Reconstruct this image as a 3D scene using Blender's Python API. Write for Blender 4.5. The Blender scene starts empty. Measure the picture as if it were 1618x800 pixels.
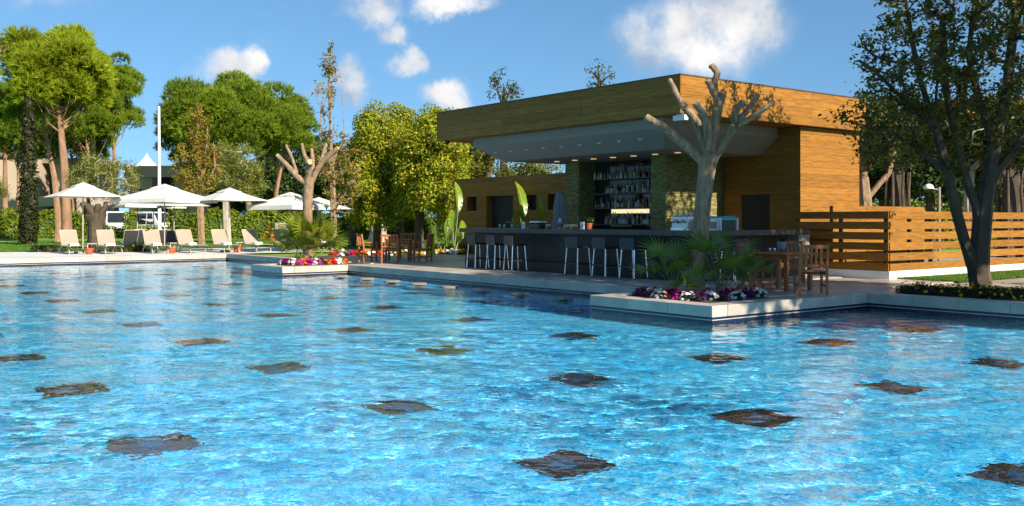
import bpy, math, random
import numpy as np
from mathutils import Vector, Matrix

# ---------------------------------------------------------------- camera
FP, HZ, CH = 1520.0, 348.0, 1.4          # focal length and horizon in photo pixels, eye height over the deck
SN, CS = 0.7902, 0.6129                  # the world axes follow the building; the camera is turned 52 degrees
scene = bpy.context.scene
COL = scene.collection
cd = bpy.data.cameras.new('camera'); cam = bpy.data.objects.new('camera', cd); COL.objects.link(cam)
cam.location = (0, 0, CH); cam.rotation_euler = (math.radians(90), 0, math.atan2(SN, CS))
cd.sensor_width = 36; cd.lens = 36*FP/1618; cd.shift_y = -(400-HZ)/1618
cd.clip_start = 0.1; cd.clip_end = 3000
scene.camera = cam

# ---------------------------------------------------------------- light
SUN_EL, SUN_AZ = math.radians(31), math.radians(5)     # azimuth from +X towards +Y
sd = Vector((math.cos(SUN_EL)*math.cos(SUN_AZ), math.cos(SUN_EL)*math.sin(SUN_AZ), math.sin(SUN_EL)))
ld = bpy.data.lights.new('sun', 'SUN'); sun = bpy.data.objects.new('sun', ld); COL.objects.link(sun)
ld.energy = 5.0; ld.angle = math.radians(0.5); ld.color = (0.96, 0.89, 0.76)
sun.rotation_euler = sd.to_track_quat('Z', 'Y').to_euler(); sun.location = (30, 0, 40)
ld.cycles.is_caustics_light = True

def pix_dir(x, y):
    v = Vector(((x-809)/FP, 1, -(y-HZ)/FP)).normalized()
    return Vector((v.x*CS - v.y*SN, v.x*SN + v.y*CS, v.z))

world = bpy.data.worlds.new('World'); scene.world = world; world.use_nodes = True
wt = world.node_tree; wn, wl_ = wt.nodes, wt.links
for n in list(wn): wn.remove(n)
def WN(t, **k):
    n = wn.new(t)
    for a, b in k.items(): setattr(n, a, b)
    return n
tc = WN('ShaderNodeTexCoord')
sky = WN('ShaderNodeTexSky', sky_type='NISHITA', sun_disc=False, sun_elevation=SUN_EL, sun_rotation=math.pi/2-SUN_AZ,
         altitude=400, air_density=1.0, dust_density=0.1, ozone_density=2.2)
hs = WN('ShaderNodeHueSaturation'); hs.inputs['Saturation'].default_value = 1.17; hs.inputs['Value'].default_value = 0.82; hs.inputs['Hue'].default_value = 0.492
lift = WN('ShaderNodeVectorMath', operation='MULTIPLY_ADD'); lift.inputs[1].default_value = (1, 1, .85); lift.inputs[2].default_value = (0, 0, .16)
wl_.new(tc.outputs['Generated'], lift.inputs[0]); nrmv = WN('ShaderNodeVectorMath', operation='NORMALIZE'); wl_.new(lift.outputs[0], nrmv.inputs[0]); wl_.new(nrmv.outputs[0], sky.inputs['Vector'])
wl_.new(sky.outputs[0], hs.inputs['Color'])
# clouds: soft patches of broken-up noise, where the picture and its reflections show them, and a thin scatter all round
warp = WN('ShaderNodeTexNoise'); warp.inputs['Scale'].default_value = 9; warp.inputs['Detail'].default_value = 8; warp.inputs['Roughness'].default_value = 0.62
wl_.new(tc.outputs['Generated'], warp.inputs['Vector'])
sub = WN('ShaderNodeVectorMath', operation='SUBTRACT'); sub.inputs[1].default_value = (.5, .5, .5)
wl_.new(warp.outputs['Color'], sub.inputs[0])
scl = WN('ShaderNodeVectorMath', operation='SCALE'); scl.inputs['Scale'].default_value = 0.085
wl_.new(sub.outputs[0], scl.inputs[0])
wadd = WN('ShaderNodeVectorMath', operation='ADD'); wl_.new(tc.outputs['Generated'], wadd.inputs[0]); wl_.new(scl.outputs[0], wadd.inputs[1])
CLOUDS = [(1120, 38, .085, .062, 1.1), (1035, 62, .055, .05, .8), (1180, 45, .04, .045, .9), (365, 108, .036, .022, 1.0), (395, 98, .02, .02, 1.0), (565, 120, .024, .042, 1.1),
          (520, 150, .03, .016, .6), (625, 48, .024, .016, 1.0), (645, 92, .022, .02, 1.0), (707, 146, .030, .022, 1.1), (720, 12, .05, .018, 1.1),
          (590, 14, .045, .022, .9), (640, -60, .06, .02, .6)]
# the same cloud field goes on above the frame
for cx, cy, rx, ry in [(330, -150, .30, .085), (-60, -120, .20, .07), (640, -180, .26, .08), (350, -260, .4, .09), (900, -150, .13, .05), (1290, -170, .12, .05), (1560, -120, .1, .04),
                       (1800, -90, .12, .05), (100, -330, .3, .1), (800, -420, .3, .1), (1500, -400, .28, .09)]:
    CLOUDS.append((cx, cy, rx, ry, 1.1))
prev = None
for cx, cy, rx, ry, k in CLOUDS:
    c = pix_dir(cx, cy)
    d = WN('ShaderNodeVectorMath', operation='SUBTRACT'); d.inputs[1].default_value = c; wl_.new(wadd.outputs[0], d.inputs[0])
    m = WN('ShaderNodeVectorMath', operation='MULTIPLY'); m.inputs[1].default_value = (1/rx, 1/rx, 1/ry); wl_.new(d.outputs[0], m.inputs[0])
    ln = WN('ShaderNodeVectorMath', operation='LENGTH'); wl_.new(m.outputs[0], ln.inputs[0])
    mr = WN('ShaderNodeMapRange', interpolation_type='SMOOTHSTEP'); mr.inputs['From Min'].default_value = 1.25; mr.inputs['From Max'].default_value = 0.15
    mr.inputs['To Max'].default_value = k
    wl_.new(ln.outputs['Value'], mr.inputs['Value'])
    if prev is None: prev = mr.outputs[0]
    else:
        mx = WN('ShaderNodeMath', operation='MAXIMUM'); wl_.new(prev, mx.inputs[0]); wl_.new(mr.outputs[0], mx.inputs[1]); prev = mx.outputs[0]
gen = WN('ShaderNodeTexNoise'); gen.inputs['Scale'].default_value = 3.4; gen.inputs['Detail'].default_value = 9; gen.inputs['Roughness'].default_value = .6
wl_.new(wadd.outputs[0], gen.inputs['Vector'])
gm = WN('ShaderNodeMapRange', interpolation_type='SMOOTHSTEP'); gm.inputs['From Min'].default_value = .56; gm.inputs['From Max'].default_value = .78; gm.inputs['To Max'].default_value = .35
wl_.new(gen.outputs['Fac'], gm.inputs['Value'])
mx = WN('ShaderNodeMath', operation='MAXIMUM'); wl_.new(prev, mx.inputs[0]); wl_.new(gm.outputs[0], mx.inputs[1])
brk = WN('ShaderNodeTexNoise'); brk.inputs['Scale'].default_value = 26; brk.inputs['Detail'].default_value = 7; brk.inputs['Roughness'].default_value = .6
wl_.new(tc.outputs['Generated'], brk.inputs['Vector'])
bm_ = WN('ShaderNodeMapRange'); bm_.inputs['From Min'].default_value = .3; bm_.inputs['From Max'].default_value = .6; bm_.inputs['To Min'].default_value = .45; bm_.inputs['To Max'].default_value = 1
wl_.new(brk.outputs['Fac'], bm_.inputs['Value'])
den = WN('ShaderNodeMath', operation='MULTIPLY', use_clamp=True); wl_.new(mx.outputs[0], den.inputs[0]); wl_.new(bm_.outputs[0], den.inputs[1])
shade = WN('ShaderNodeTexNoise'); shade.inputs['Scale'].default_value = 7.5; shade.inputs['Detail'].default_value = 5
wl_.new(wadd.outputs[0], shade.inputs['Vector'])
cr = WN('ShaderNodeValToRGB'); cr.color_ramp.elements[0].position = .42; cr.color_ramp.elements[0].color = (2.1, 2.5, 3.1, 1)
cr.color_ramp.elements[1].position = .64; cr.color_ramp.elements[1].color = (5.5, 5.3, 5.1, 1)
wl_.new(shade.outputs['Fac'], cr.inputs['Fac'])
edge = WN('ShaderNodeMapRange', interpolation_type='SMOOTHSTEP'); edge.inputs['From Min'].default_value = .06; edge.inputs['From Max'].default_value = .88; wl_.new(den.outputs[0], edge.inputs['Value'])
mixc = WN('ShaderNodeMix', data_type='RGBA'); wl_.new(edge.outputs[0], mixc.inputs[0]); wl_.new(hs.outputs[0], mixc.inputs[6]); wl_.new(cr.outputs[0], mixc.inputs[7])
bg = WN('ShaderNodeBackground'); bg.inputs['Strength'].default_value = 0.105; wl_.new(mixc.outputs[2], bg.inputs['Color'])
wo = WN('ShaderNodeOutputWorld'); wl_.new(bg.outputs[0], wo.inputs['Surface'])

vs = scene.view_settings
vs.view_transform = 'Standard'; vs.look = 'None'; vs.gamma = 1; vs.use_curve_mapping = False; vs.exposure = 0.95
cy = scene.cycles
cy.use_denoising = True; cy.max_bounces = 8; cy.transmission_bounces = 6; cy.transparent_max_bounces = 12; cy.glossy_bounces = 4; cy.diffuse_bounces = 3
cy.caustics_refractive = True; cy.caustics_reflective = False; cy.blur_glossy = 0.5; cy.sample_clamp_indirect = 6.0

# ---------------------------------------------------------------- helpers
def ordinal(i):
    a = 'first second third fourth fifth sixth seventh eighth ninth tenth eleventh twelfth thirteenth fourteenth fifteenth sixteenth seventeenth eighteenth nineteenth'.split()
    b = {20: 'twent', 30: 'thirt', 40: 'fort'}
    if i < 20: return a[i-1]
    t = i//10*10
    return b[t]+'ieth' if i == t else b[t]+'y-'+a[i-t-1]
rng = random.Random(7)
nr = np.random.default_rng(11)
R = math.radians

def at(x, y, D):                          # photo pixel at a given distance along the view
    X = (x-809)/FP*D
    return Vector((X*CS - D*SN, X*SN + D*CS, CH-(y-HZ)/FP*D))
def G(x, y, z=0.0):                       # photo pixel on the level z
    D = (CH-z)*FP/(y-HZ); p = at(x, y, D); p.z = z; return p
def onY(x, Y):                            # X of the pixel column x on the plane Y = const
    r = (x-809)/FP; return -Y*(SN-CS*r)/(CS+SN*r)
def onX(x, X):
    r = (x-809)/FP; return -X*(CS+SN*r)/(SN-CS*r)
def depth(p): return -SN*p[0] + CS*p[1]
def ground_at(x, D):
    p = at(x, HZ, D); return Vector((p.x, p.y, 0))

def wloc(o):
    v = Vector((0, 0, 0))
    while o: v += o.location; o = o.parent
    return v
def link(name, me, m, parent=None):
    o = bpy.data.objects.new(name, me); COL.objects.link(o); o.parent = parent
    if m is not None and not me.materials: me.materials.append(m)
    return o
def tag(o, label=None, cat=None, group=None, kind=None):
    if label: o['label'] = label
    if cat: o['category'] = cat
    if group: o['group'] = group
    if kind: o['kind'] = kind
    return o
def thing(name, label, cat, loc=(0, 0, 0), rz=0, group=None):
    o = bpy.data.objects.new(name, None); COL.objects.link(o); o.empty_display_size = .1
    o.location = loc; o.rotation_euler = (0, 0, rz); return tag(o, label, cat, group)
def copy_tree(o, parent=None):
    c = o.copy(); COL.objects.link(c); c.parent = parent
    for ch in o.children: copy_tree(ch, c)
    return c

class MB:
    def __init__(s): s.v, s.f, s.sm = [], [], False
    def add(s, vs_, fs):
        n = len(s.v); s.v += [tuple(p) for p in vs_]; s.f += [tuple(i+n for i in f) for f in fs]; return s
    def box(s, x0, x1, y0, y1, z0, z1):
        return s.add([(x0,y0,z0),(x1,y0,z0),(x1,y1,z0),(x0,y1,z0),(x0,y0,z1),(x1,y0,z1),(x1,y1,z1),(x0,y1,z1)],
                     [(0,3,2,1),(4,5,6,7),(0,1,5,4),(1,2,6,5),(2,3,7,6),(3,0,4,7)])
    def bbox(s, x0, x1, y0, y1, z0, z1, c=.01):     # box with chamfered vertical edges and top
        P = [(x0+c,y0),(x1-c,y0),(x1,y0+c),(x1,y1-c),(x1-c,y1),(x0+c,y1),(x0,y1-c),(x0,y0+c)]
        mx_, my_ = (x0+x1)/2, (y0+y1)/2
        Q = [(p[0]-c*(1 if p[0] > mx_ else -1), p[1]-c*(1 if p[1] > my_ else -1)) for p in P]
        v = [(a,b,z0) for a,b in P]+[(a,b,z1-c) for a,b in P]+[(a,b,z1) for a,b in Q]
        f = [tuple(range(7,-1,-1)), tuple(range(16,24))]
        for k in range(2):
            for i in range(8): j = (i+1)%8; f.append((k*8+i, k*8+j, k*8+8+j, k*8+8+i))
        return s.add(v, f)
    def bar(s, p, q, w, h=None, up=(0,0,1)):        # rectangular bar from p to q
        h = h or w; p, q = Vector(p), Vector(q); d = (q-p).normalized(); u_ = Vector(up)
        if abs(d.dot(u_)) > .98: u_ = Vector((1,0,0))
        a = d.cross(u_).normalized(); b = a.cross(d)
        v = []
        for c in (p, q):
            for sa, sb in ((-1,-1),(1,-1),(1,1),(-1,1)): v.append(c+a*(sa*w/2)+b*(sb*h/2))
        return s.add(v, [(0,1,2,3),(7,6,5,4),(0,4,5,1),(1,5,6,2),(2,6,7,3),(3,7,4,0)])
    def tube(s, pts, rad, n=8, cap=True, jit=0, rg=None):
        pts = [Vector(p) for p in pts]
        if not hasattr(rad, '__len__'): rad = [rad]*len(pts)
        s.sm = True; base = len(s.v); a = None
        for i, p in enumerate(pts):
            d = (pts[min(i+1, len(pts)-1)]-pts[max(i-1, 0)]).normalized()
            if a is None:
                a = d.orthogonal().normalized()
            else:
                a = (a-d*a.dot(d)).normalized()
            b = d.cross(a)
            for k in range(n):
                t = 2*math.pi*k/n; r = rad[i]*(1+(rg.uniform(-jit, jit) if jit else 0))
                s.v.append(tuple(p+a*(r*math.cos(t))+b*(r*math.sin(t))))
        for i in range(len(pts)-1):
            for k in range(n):
                j = (k+1)%n; o = base+i*n
                s.f.append((o+k, o+j, o+n+j, o+n+k))
        if cap:
            s.f.append(tuple(base+k for k in range(n-1, -1, -1))); o = base+(len(pts)-1)*n; s.f.append(tuple(o+k for k in range(n)))
        return s
    def lathe(s, prof, n=12, c=(0,0,0)):
        s.sm = True; base = len(s.v)
        for r, z in prof:
            for k in range(n):
                t = 2*math.pi*k/n; s.v.append((c[0]+r*math.cos(t), c[1]+r*math.sin(t), c[2]+z))
        for i in range(len(prof)-1):
            for k in range(n):
                j = (k+1)%n; o = base+i*n; s.f.append((o+k, o+j, o+n+j, o+n+k))
        s.f.append(tuple(base+k for k in range(n-1, -1, -1))); o = base+(len(prof)-1)*n; s.f.append(tuple(o+k for k in range(n)))
        return s
    def poly(s, pts, z0, z1):                       # prism over an xy outline
        n = len(pts)
        return s.add([(x,y,z0) for x,y in pts]+[(x,y,z1) for x,y in pts],
                     [tuple(range(n-1,-1,-1)), tuple(range(n,2*n))]+[(i,(i+1)%n,n+(i+1)%n,n+i) for i in range(n)])
    def mesh(s, name, off=(0,0,0)):
        me = bpy.data.meshes.new(name)
        me.from_pydata([(p[0]-off[0], p[1]-off[1], p[2]-off[2]) for p in s.v], [], s.f); me.update()
        if s.sm:
            me.polygons.foreach_set('use_smooth', [True]*len(me.polygons))
            me.set_sharp_from_angle(angle=R(38))
        return me
    def build(s, name, m, parent=None, world=True):
        return link(name, s.mesh(name, wloc(parent) if (parent and world) else (0,0,0)), m, parent)

def fast_mesh(name, co, k, cols=None, smooth=False):
    """co: (n*k,3) vertices, one k-gon per k vertices"""
    n = len(co)//k
    me = bpy.data.meshes.new(name)
    me.vertices.add(n*k); me.vertices.foreach_set('co', np.ascontiguousarray(co, dtype=np.float32).ravel())
    me.loops.add(n*k); me.loops.foreach_set('vertex_index', np.arange(n*k, dtype=np.int32))
    me.polygons.add(n); me.polygons.foreach_set('loop_start', np.arange(n, dtype=np.int32)*k)
    me.update(calc_edges=True)
    if cols is not None:
        at_ = me.attributes.new('col', 'FLOAT_COLOR', 'POINT')
        c4 = np.ones((n*k, 4), dtype=np.float32); c4[:, :3] = np.repeat(cols, k, axis=0)
        at_.data.foreach_set('color', c4.ravel())
    return me
def unit(a): return a/np.maximum(np.linalg.norm(a, axis=1, keepdims=True), 1e-6)
def leaf_cards(name, C, Nn, L, W, cols, fold=.25, hang=0.0):
    """rhombic leaves folded at the midrib; C centres, Nn rough normals"""
    n = len(C); Nn = unit(Nn); T = nr.normal(size=(n, 3)); T[:, 2] -= hang
    T = unit(T-(T*Nn).sum(1, keepdims=True)*Nn); S = np.cross(Nn, T)
    l = (L*nr.uniform(.7, 1.3, n))[:, None]; w = (W*nr.uniform(.7, 1.25, n))[:, None]
    co = np.empty((n, 4, 3))
    co[:, 0] = C-T*l*.5; co[:, 1] = C+S*w*.5+Nn*w*fold-T*l*.05; co[:, 2] = C+T*l*.5; co[:, 3] = C-S*w*.5+Nn*w*fold-T*l*.05
    return fast_mesh(name, co.reshape(-1, 3), 4, cols)
def tint(n, base, var=.25, hue=.12, pal=None):
    c = np.tile(np.array(base, float), (n, 1)) if pal is None else np.array(pal, float)[nr.integers(0, len(pal), n)]
    c = c*nr.uniform(1-var, 1+var, (n, 1)); c[:, 0] *= nr.uniform(1-hue, 1+hue, n); c[:, 2] *= nr.uniform(1-hue, 1+hue, n)
    return np.clip(c, 0.002, .95)

# ---------------------------------------------------------------- materials
def mat(name, col, rough=.6, metal=0, var=.15, vs=3.0, bump=0, bs=40, stretch=None, rnd=0, spec=.5, coat=0, emit=0, detail=5, col2=None):
    m = bpy.data.materials.new(name); m.use_nodes = True; t = m.node_tree; b = t.nodes['Principled BSDF']
    b.inputs['Roughness'].default_value = rough; b.inputs['Metallic'].default_value = metal; b.inputs['Specular IOR Level'].default_value = spec
    if coat: b.inputs['Coat Weight'].default_value = coat; b.inputs['Coat Roughness'].default_value = .1
    tcn = t.nodes.new('ShaderNodeTexCoord'); mp = t.nodes.new('ShaderNodeMapping'); t.links.new(tcn.outputs['Object'], mp.inputs[0])
    if stretch: mp.inputs['Scale'].default_value = stretch
    vec = mp.outputs[0]
    oi = None
    if rnd:
        oi = t.nodes.new('ShaderNodeObjectInfo'); ad = t.nodes.new('ShaderNodeVectorMath'); ad.operation = 'ADD'
        sc = t.nodes.new('ShaderNodeVectorMath'); sc.operation = 'SCALE'; sc.inputs[0].default_value = (37, 17, 23); t.links.new(oi.outputs['Random'], sc.inputs['Scale'])
        t.links.new(vec, ad.inputs[0]); t.links.new(sc.outputs[0], ad.inputs[1]); vec = ad.outputs[0]
    no = t.nodes.new('ShaderNodeTexNoise'); no.inputs['Scale'].default_value = vs; no.inputs['Detail'].default_value = detail; no.inputs['Roughness'].default_value = .62
    t.links.new(vec, no.inputs['Vector'])
    ra = t.nodes.new('ShaderNodeValToRGB'); t.links.new(no.outputs['Fac'], ra.inputs['Fac'])
    ra.color_ramp.elements[0].position = .3; ra.color_ramp.elements[1].position = .7
    lo = [c*(1-var) for c in col]; hi = [min(c*(1+var), .98) for c in (col2 or col)]
    ra.color_ramp.elements[0].color = (*lo, 1); ra.color_ramp.elements[1].color = (*hi, 1)
    out = ra.outputs[0]
    if rnd:
        hsv = t.nodes.new('ShaderNodeHueSaturation'); mr_ = t.nodes.new('ShaderNodeMapRange'); t.links.new(oi.outputs['Random'], mr_.inputs['Value'])
        mr_.inputs['To Min'].default_value = 1-rnd; mr_.inputs['To Max'].default_value = 1+rnd
        t.links.new(mr_.outputs[0], hsv.inputs['Value']); t.links.new(out, hsv.inputs['Color']); out = hsv.outputs[0]
    t.links.new(out, b.inputs['Base Color'])
    if emit:
        t.links.new(out, b.inputs['Emission Color']); b.inputs['Emission Strength'].default_value = emit
    if bump:
        n2 = t.nodes.new('ShaderNodeTexNoise'); n2.inputs['Scale'].default_value = bs; n2.inputs['Detail'].default_value = 5; t.links.new(vec, n2.inputs['Vector'])
        bp = t.nodes.new('ShaderNodeBump'); bp.inputs['Strength'].default_value = bump; bp.inputs['Distance'].default_value = .02
        t.links.new(n2.outputs['Fac'], bp.inputs['Height']); t.links.new(bp.outputs[0], b.inputs['Normal'])
    return m
def leaf_mat(name, transl=.35, rough=.5, spec=.35):
    m = bpy.data.materials.new(name); m.use_nodes = True; t = m.node_tree; b = t.nodes['Principled BSDF']; o = t.nodes['Material Output']
    a = t.nodes.new('ShaderNodeAttribute'); a.attribute_name = 'col'
    t.links.new(a.outputs['Color'], b.inputs['Base Color']); b.inputs['Roughness'].default_value = rough; b.inputs['Specular IOR Level'].default_value = spec
    tr = t.nodes.new('ShaderNodeBsdfTranslucent'); hv = t.nodes.new('ShaderNodeHueSaturation'); hv.inputs['Value'].default_value = 1.25; hv.inputs['Hue'].default_value = .487
    t.links.new(a.outputs['Color'], hv.inputs['Color']); t.links.new(hv.outputs[0], tr.inputs['Color'])
    mx_ = t.nodes.new('ShaderNodeMixShader'); mx_.inputs[0].default_value = transl
    t.links.new(b.outputs[0], mx_.inputs[1]); t.links.new(tr.outputs[0], mx_.inputs[2]); t.links.new(mx_.outputs[0], o.inputs['Surface'])
    return m
def mosaic(name, cols, scale, rough=.25, joint=None, rnd=.5):
    """small glass tiles: a square cell pattern with random colours"""
    m = bpy.data.materials.new(name); m.use_nodes = True; t = m.node_tree; b = t.nodes['Principled BSDF']; b.inputs['Roughness'].default_value = rough
    tcn = t.nodes.new('ShaderNodeTexCoord'); mp = t.nodes.new('ShaderNodeVectorMath'); mp.operation = 'SCALE'; mp.inputs['Scale'].default_value = scale
    t.links.new(tcn.outputs['Object'], mp.inputs[0])
    fl = t.nodes.new('ShaderNodeVectorMath'); fl.operation = 'FLOOR'; t.links.new(mp.outputs[0], fl.inputs[0])
    wn_ = t.nodes.new('ShaderNodeTexWhiteNoise'); t.links.new(fl.outputs[0], wn_.inputs['Vector'])
    big = t.nodes.new('ShaderNodeTexNoise'); big.inputs['Scale'].default_value = .9; big.inputs['Detail'].default_value = 3; t.links.new(tcn.outputs['Object'], big.inputs['Vector'])
    mxv = t.nodes.new('ShaderNodeMix'); mxv.inputs[0].default_value = rnd; t.links.new(big.outputs['Fac'], mxv.inputs[2]); t.links.new(wn_.outputs['Value'], mxv.inputs[3])
    ra = t.nodes.new('ShaderNodeValToRGB'); ra.color_ramp.interpolation = 'LINEAR'
    e = ra.color_ramp.elements
    for i, c in enumerate(cols):
        p = i/(len(cols)-1)
        if i == 0: e[0].position = 0; e[0].color = (*c, 1)
        elif i == len(cols)-1: e[-1].position = 1; e[-1].color = (*c, 1)
        else: x = e.new(p); x.color = (*c, 1)
    t.links.new(mxv.outputs[0], ra.inputs['Fac']); t.links.new(ra.outputs[0], b.inputs['Base Color'])
    return m

M = {}
M['stone'] = mat('pale_coping_stone', (.43, .365, .29), .5, var=.2, vs=2.2, bump=.08, bs=30, rnd=.12)
M['paver'] = mat('paving_stone', (.42, .355, .285), .36, var=.38, vs=1.3, bump=.05, bs=25, rnd=.10)
M['concrete'] = mat('pale_terrace', (.62, .60, .56), .7, var=.08, vs=.6, bump=.05)
M['soil'] = mat('dark_soil', (.05, .035, .022), .95, var=.4, vs=9, bump=.6, bs=30)
M['grass'] = mat('lawn_grass', (.10, .215, .016), .8, var=.30, vs=.35, bump=.5, bs=22, detail=9, col2=(.15, .26, .02))
M['wood'] = mat('teak_cladding', (.268, .114, .017), .58, var=.46, vs=2.2, stretch=(1.1, 9, 22), bump=.05, bs=6, rnd=.15, detail=7, spec=.2)
M['teak'] = mat('teak_furniture', (.38, .108, .018), .55, var=.35, vs=3, stretch=(3, 3, 3), bump=.05, rnd=.1)
M['granite'] = mat('black_granite', (.019, .0145, .011), .45, var=.45, vs=8, detail=8, spec=.28)
M['counter'] = mat('honed_dark_stone', (.066, .05, .038), .5, var=.3, vs=6, detail=8)
M['soffit'] = mat('grey_white_soffit', (.27, .215, .18), .6, var=.05)
M['dark'] = mat('dark_recess', (.012, .011, .010), .7, var=.2)
M['chrome'] = mat('brushed_steel', (.72, .72, .72), .25, 1, var=.06)
M['black'] = mat('black_lacquer', (.012, .012, .013), .4, var=.2)
M['white'] = mat('white_paint', (.78, .77, .74), .5, var=.05)
M['whitemetal'] = mat('white_coated_metal', (.76, .76, .76), .35, var=.04)
M['canvas'] = mat('off_white_canvas', (.60, .56, .50), .85, var=.06, vs=2, bump=.15, bs=8)
M['sling'] = mat('taupe_sling_fabric', (.30, .245, .185), .8, var=.07, bump=.1, bs=60)
M['darksling'] = mat('charcoal_sling_fabric', (.055, .055, .058), .8, var=.1)
M['cream'] = mat('cream_powder_coat', (.42, .36, .28), .45, var=.06)
M['towel'] = mat('white_towel', (.80, .79, .77), .95, var=.05, bump=.3, bs=60)
M['terracotta'] = mat('terracotta', (.40, .085, .030), .75, var=.15)
M['bark'] = mat('grey_bark', (.26, .165, .092), .9, var=.5, vs=14, stretch=(1, 1, .35), bump=1.0, bs=30, detail=9)
M['cutwood'] = mat('fresh_cut_wood', (.56, .36, .15), .8, var=.25, vs=14)
M['pinebark'] = mat('pine_bark', (.27, .15, .085), .95, var=.45, vs=2.5, stretch=(1, 1, .4), bump=.9, bs=7)
M['darkbark'] = mat('dark_bark', (.085, .058, .036), .95, var=.4, vs=3, bump=.7, bs=10)
M['palebark'] = mat('pale_bark', (.40, .34, .26), .9, var=.3, vs=3, bump=.5, bs=10)
M['leaf'] = leaf_mat('leaf', .42); M['needle'] = leaf_mat('needle', .35, .6, .25); M['petal'] = leaf_mat('petal', .3, .6, .2)
M['glossleaf'] = leaf_mat('glossy_leaf', .4, .3, .5)
# ---------------------------------------------------------------- pool, ground, deck
WZ, FZ = -0.28, -1.45                     # water level, pool floor
def in_pool(x, y):
    if not (-39 < x < -.6 and y > -4): return False
    if x < -29.2: return y < 15.2
    if x < -26.9: return y < 12.2
    if x < -13.3: return y < 14.4
    if x < -10.4: return y < 12.2
    return y < 16.7
XB = [-700, -39, -29.2, -26.9, -13.3, -10.4, -.6, 700]; YB = [-700, -4, 12.2, 14.4, 15.2, 16.7, 900]
g, basin_f, basin_w = MB(), MB(), MB()
for i in range(len(XB)-1):
    for j in range(len(YB)-1):
        x0, x1, y0, y1 = XB[i], XB[i+1], YB[j], YB[j+1]; c = ((x0+x1)/2, (y0+y1)/2)
        if in_pool(*c):
            basin_f.add([(x0,y0,FZ),(x1,y0,FZ),(x1,y1,FZ),(x0,y1,FZ)], [(0,1,2,3)])
            for (ax, ay, bx, by, nx, ny) in ((x0,y0,x1,y0,0,-1),(x1,y0,x1,y1,1,0),(x1,y1,x0,y1,0,1),(x0,y1,x0,y0,-1,0)):
                if not in_pool((ax+bx)/2+nx*.05, (ay+by)/2+ny*.05):
                    basin_w.add([(ax,ay,FZ-.1),(bx,by,FZ-.1),(bx,by,-.075),(ax,ay,-.075)], [(0,1,2,3)])
        else:
            g.add([(x0,y0,-.08),(x1,y0,-.08),(x1,y1,-.08),(x0,y1,-.08)], [(0,1,2,3)])
tag(g.build('ground', M['grass']), kind='structure')
M['pooltile'] = mosaic('pool_mosaic', [(.0, .19, .70), (.006, .40, .89), (.05, .58, .95), (.24, .75, .97), (.75, .92, .98)], 32, rnd=.62)
M['wallband'] = mosaic('dark_blue_band_mosaic', [(.006, .009, .022), (.012, .018, .045), (.02, .03, .06)], 25)
M['flower'] = mosaic('dark_flower_mosaic', [(.006, .004, .004), (.025, .010, .006), (.015, .020, .008), (.08, .035, .012), (.03, .010, .035)], 30, rnd=.85)
M['flowermid'] = mosaic('pale_centre_mosaic', [(.25, .55, .70), (.5, .7, .78)], 30)
pf = tag(basin_f.build('pool_floor', M['pooltile']), kind='structure')
pw = tag(basin_w.build('pool_wall', M['wallband']), kind='structure')
# dark square mosaics set in the floor, in a regular grid
h = .325; hi = .11
fm = MB(); fm.add([(-h,-h,0),(h,-h,0),(h,h,0),(-h,h,0),(-hi,-hi,0),(hi,-hi,0),(hi,hi,0),(-hi,hi,0)], [(0,1,5,4),(1,2,6,5),(2,3,7,6),(3,0,4,7)])
fme = fm.mesh('mosaic_square'); fme.materials.append(M['flower'])
fc = MB(); fc.add([(-hi,-hi,0),(hi,-hi,0),(hi,hi,0),(-hi,hi,0)], [(0,1,2,3)]); fce = fc.mesh('mosaic_centre'); fce.materials.append(M['flowermid'])
for ax in [-3.45, -5.97, -8.55, -11.45, -14.3, -17.15, -20.0, -22.85, -25.7, -28.55, -31.4, -34.25, -37.1]:
    for k in range(-2, 6):
        by = 2.68+2.49*k
        if in_pool(ax, by) and in_pool(ax, by+.5) and in_pool(ax, by-.5):
            o = link('mosaic_square', fme, None, pf); o.location = (ax, by, FZ+.006); 
            c = link('mosaic_centre', fce, None, o)
# underwater step along the bar side of the pool
st = MB(); st.box(-26.85, -13.35, 13.75, 14.39, FZ+.01, -.95); st.box(-26.85, -13.35, 13.1, 13.74, FZ+.012, -1.2)
tag(st.build('pool_step', M['pooltile']), kind='structure')

# water: a rippled sheet, real waves in the mesh and the finest ripples as relief
def axis(a, b, s0, s1):                   # spacing grows from b towards a
    v = [b]
    while v[-1] > a: t = (b-v[-1])/(b-a); v.append(v[-1]-(s0+(s1-s0)*t))
    return np.array(v[::-1])
wx = axis(-39, -.6, .024, .09); wy = np.arange(-4, 16.71, .036)
wx = wx[(wx >= -39)]; wx[0] = -39
XX, YY = np.meshgrid(wx, wy, indexing='ij'); ZZ = np.zeros_like(XX)
wr = np.random.default_rng(5)
waves = []
main = math.atan2(CS, -SN)                # waves roll mostly across the line of sight
for lam, n, slope in ((2.6, 5, .010), (1.3, 8, .014), (.7, 12, .018), (.38, 18, .026), (.22, 20, .018)):
    for i in range(n):
        l = lam*wr.uniform(.75, 1.3); th = main+wr.normal(0, .75); k = 2*math.pi/l
        waves.append((k*math.cos(th), k*math.sin(th), wr.uniform(0, 6.28), slope*math.sqrt(2/n)/k, l))
mod = .75+.35*np.sin(.35*XX+.5*YY+1)*np.sin(.22*XX-.4*YY)+.2*np.sin(1.1*XX-.6*YY)
for kx, ky, ph, am, l in waves:
    ZZ += am*np.sin(kx*XX+ky*YY+ph)*(mod if l < 1 else 1)
ZZ += WZ
nx_, ny_ = len(wx), len(wy)
idx = np.arange(nx_*ny_).reshape(nx_, ny_)
quads = np.stack([idx[:-1, :-1], idx[1:, :-1], idx[1:, 1:], idx[:-1, 1:]], -1).reshape(-1, 4)
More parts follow.
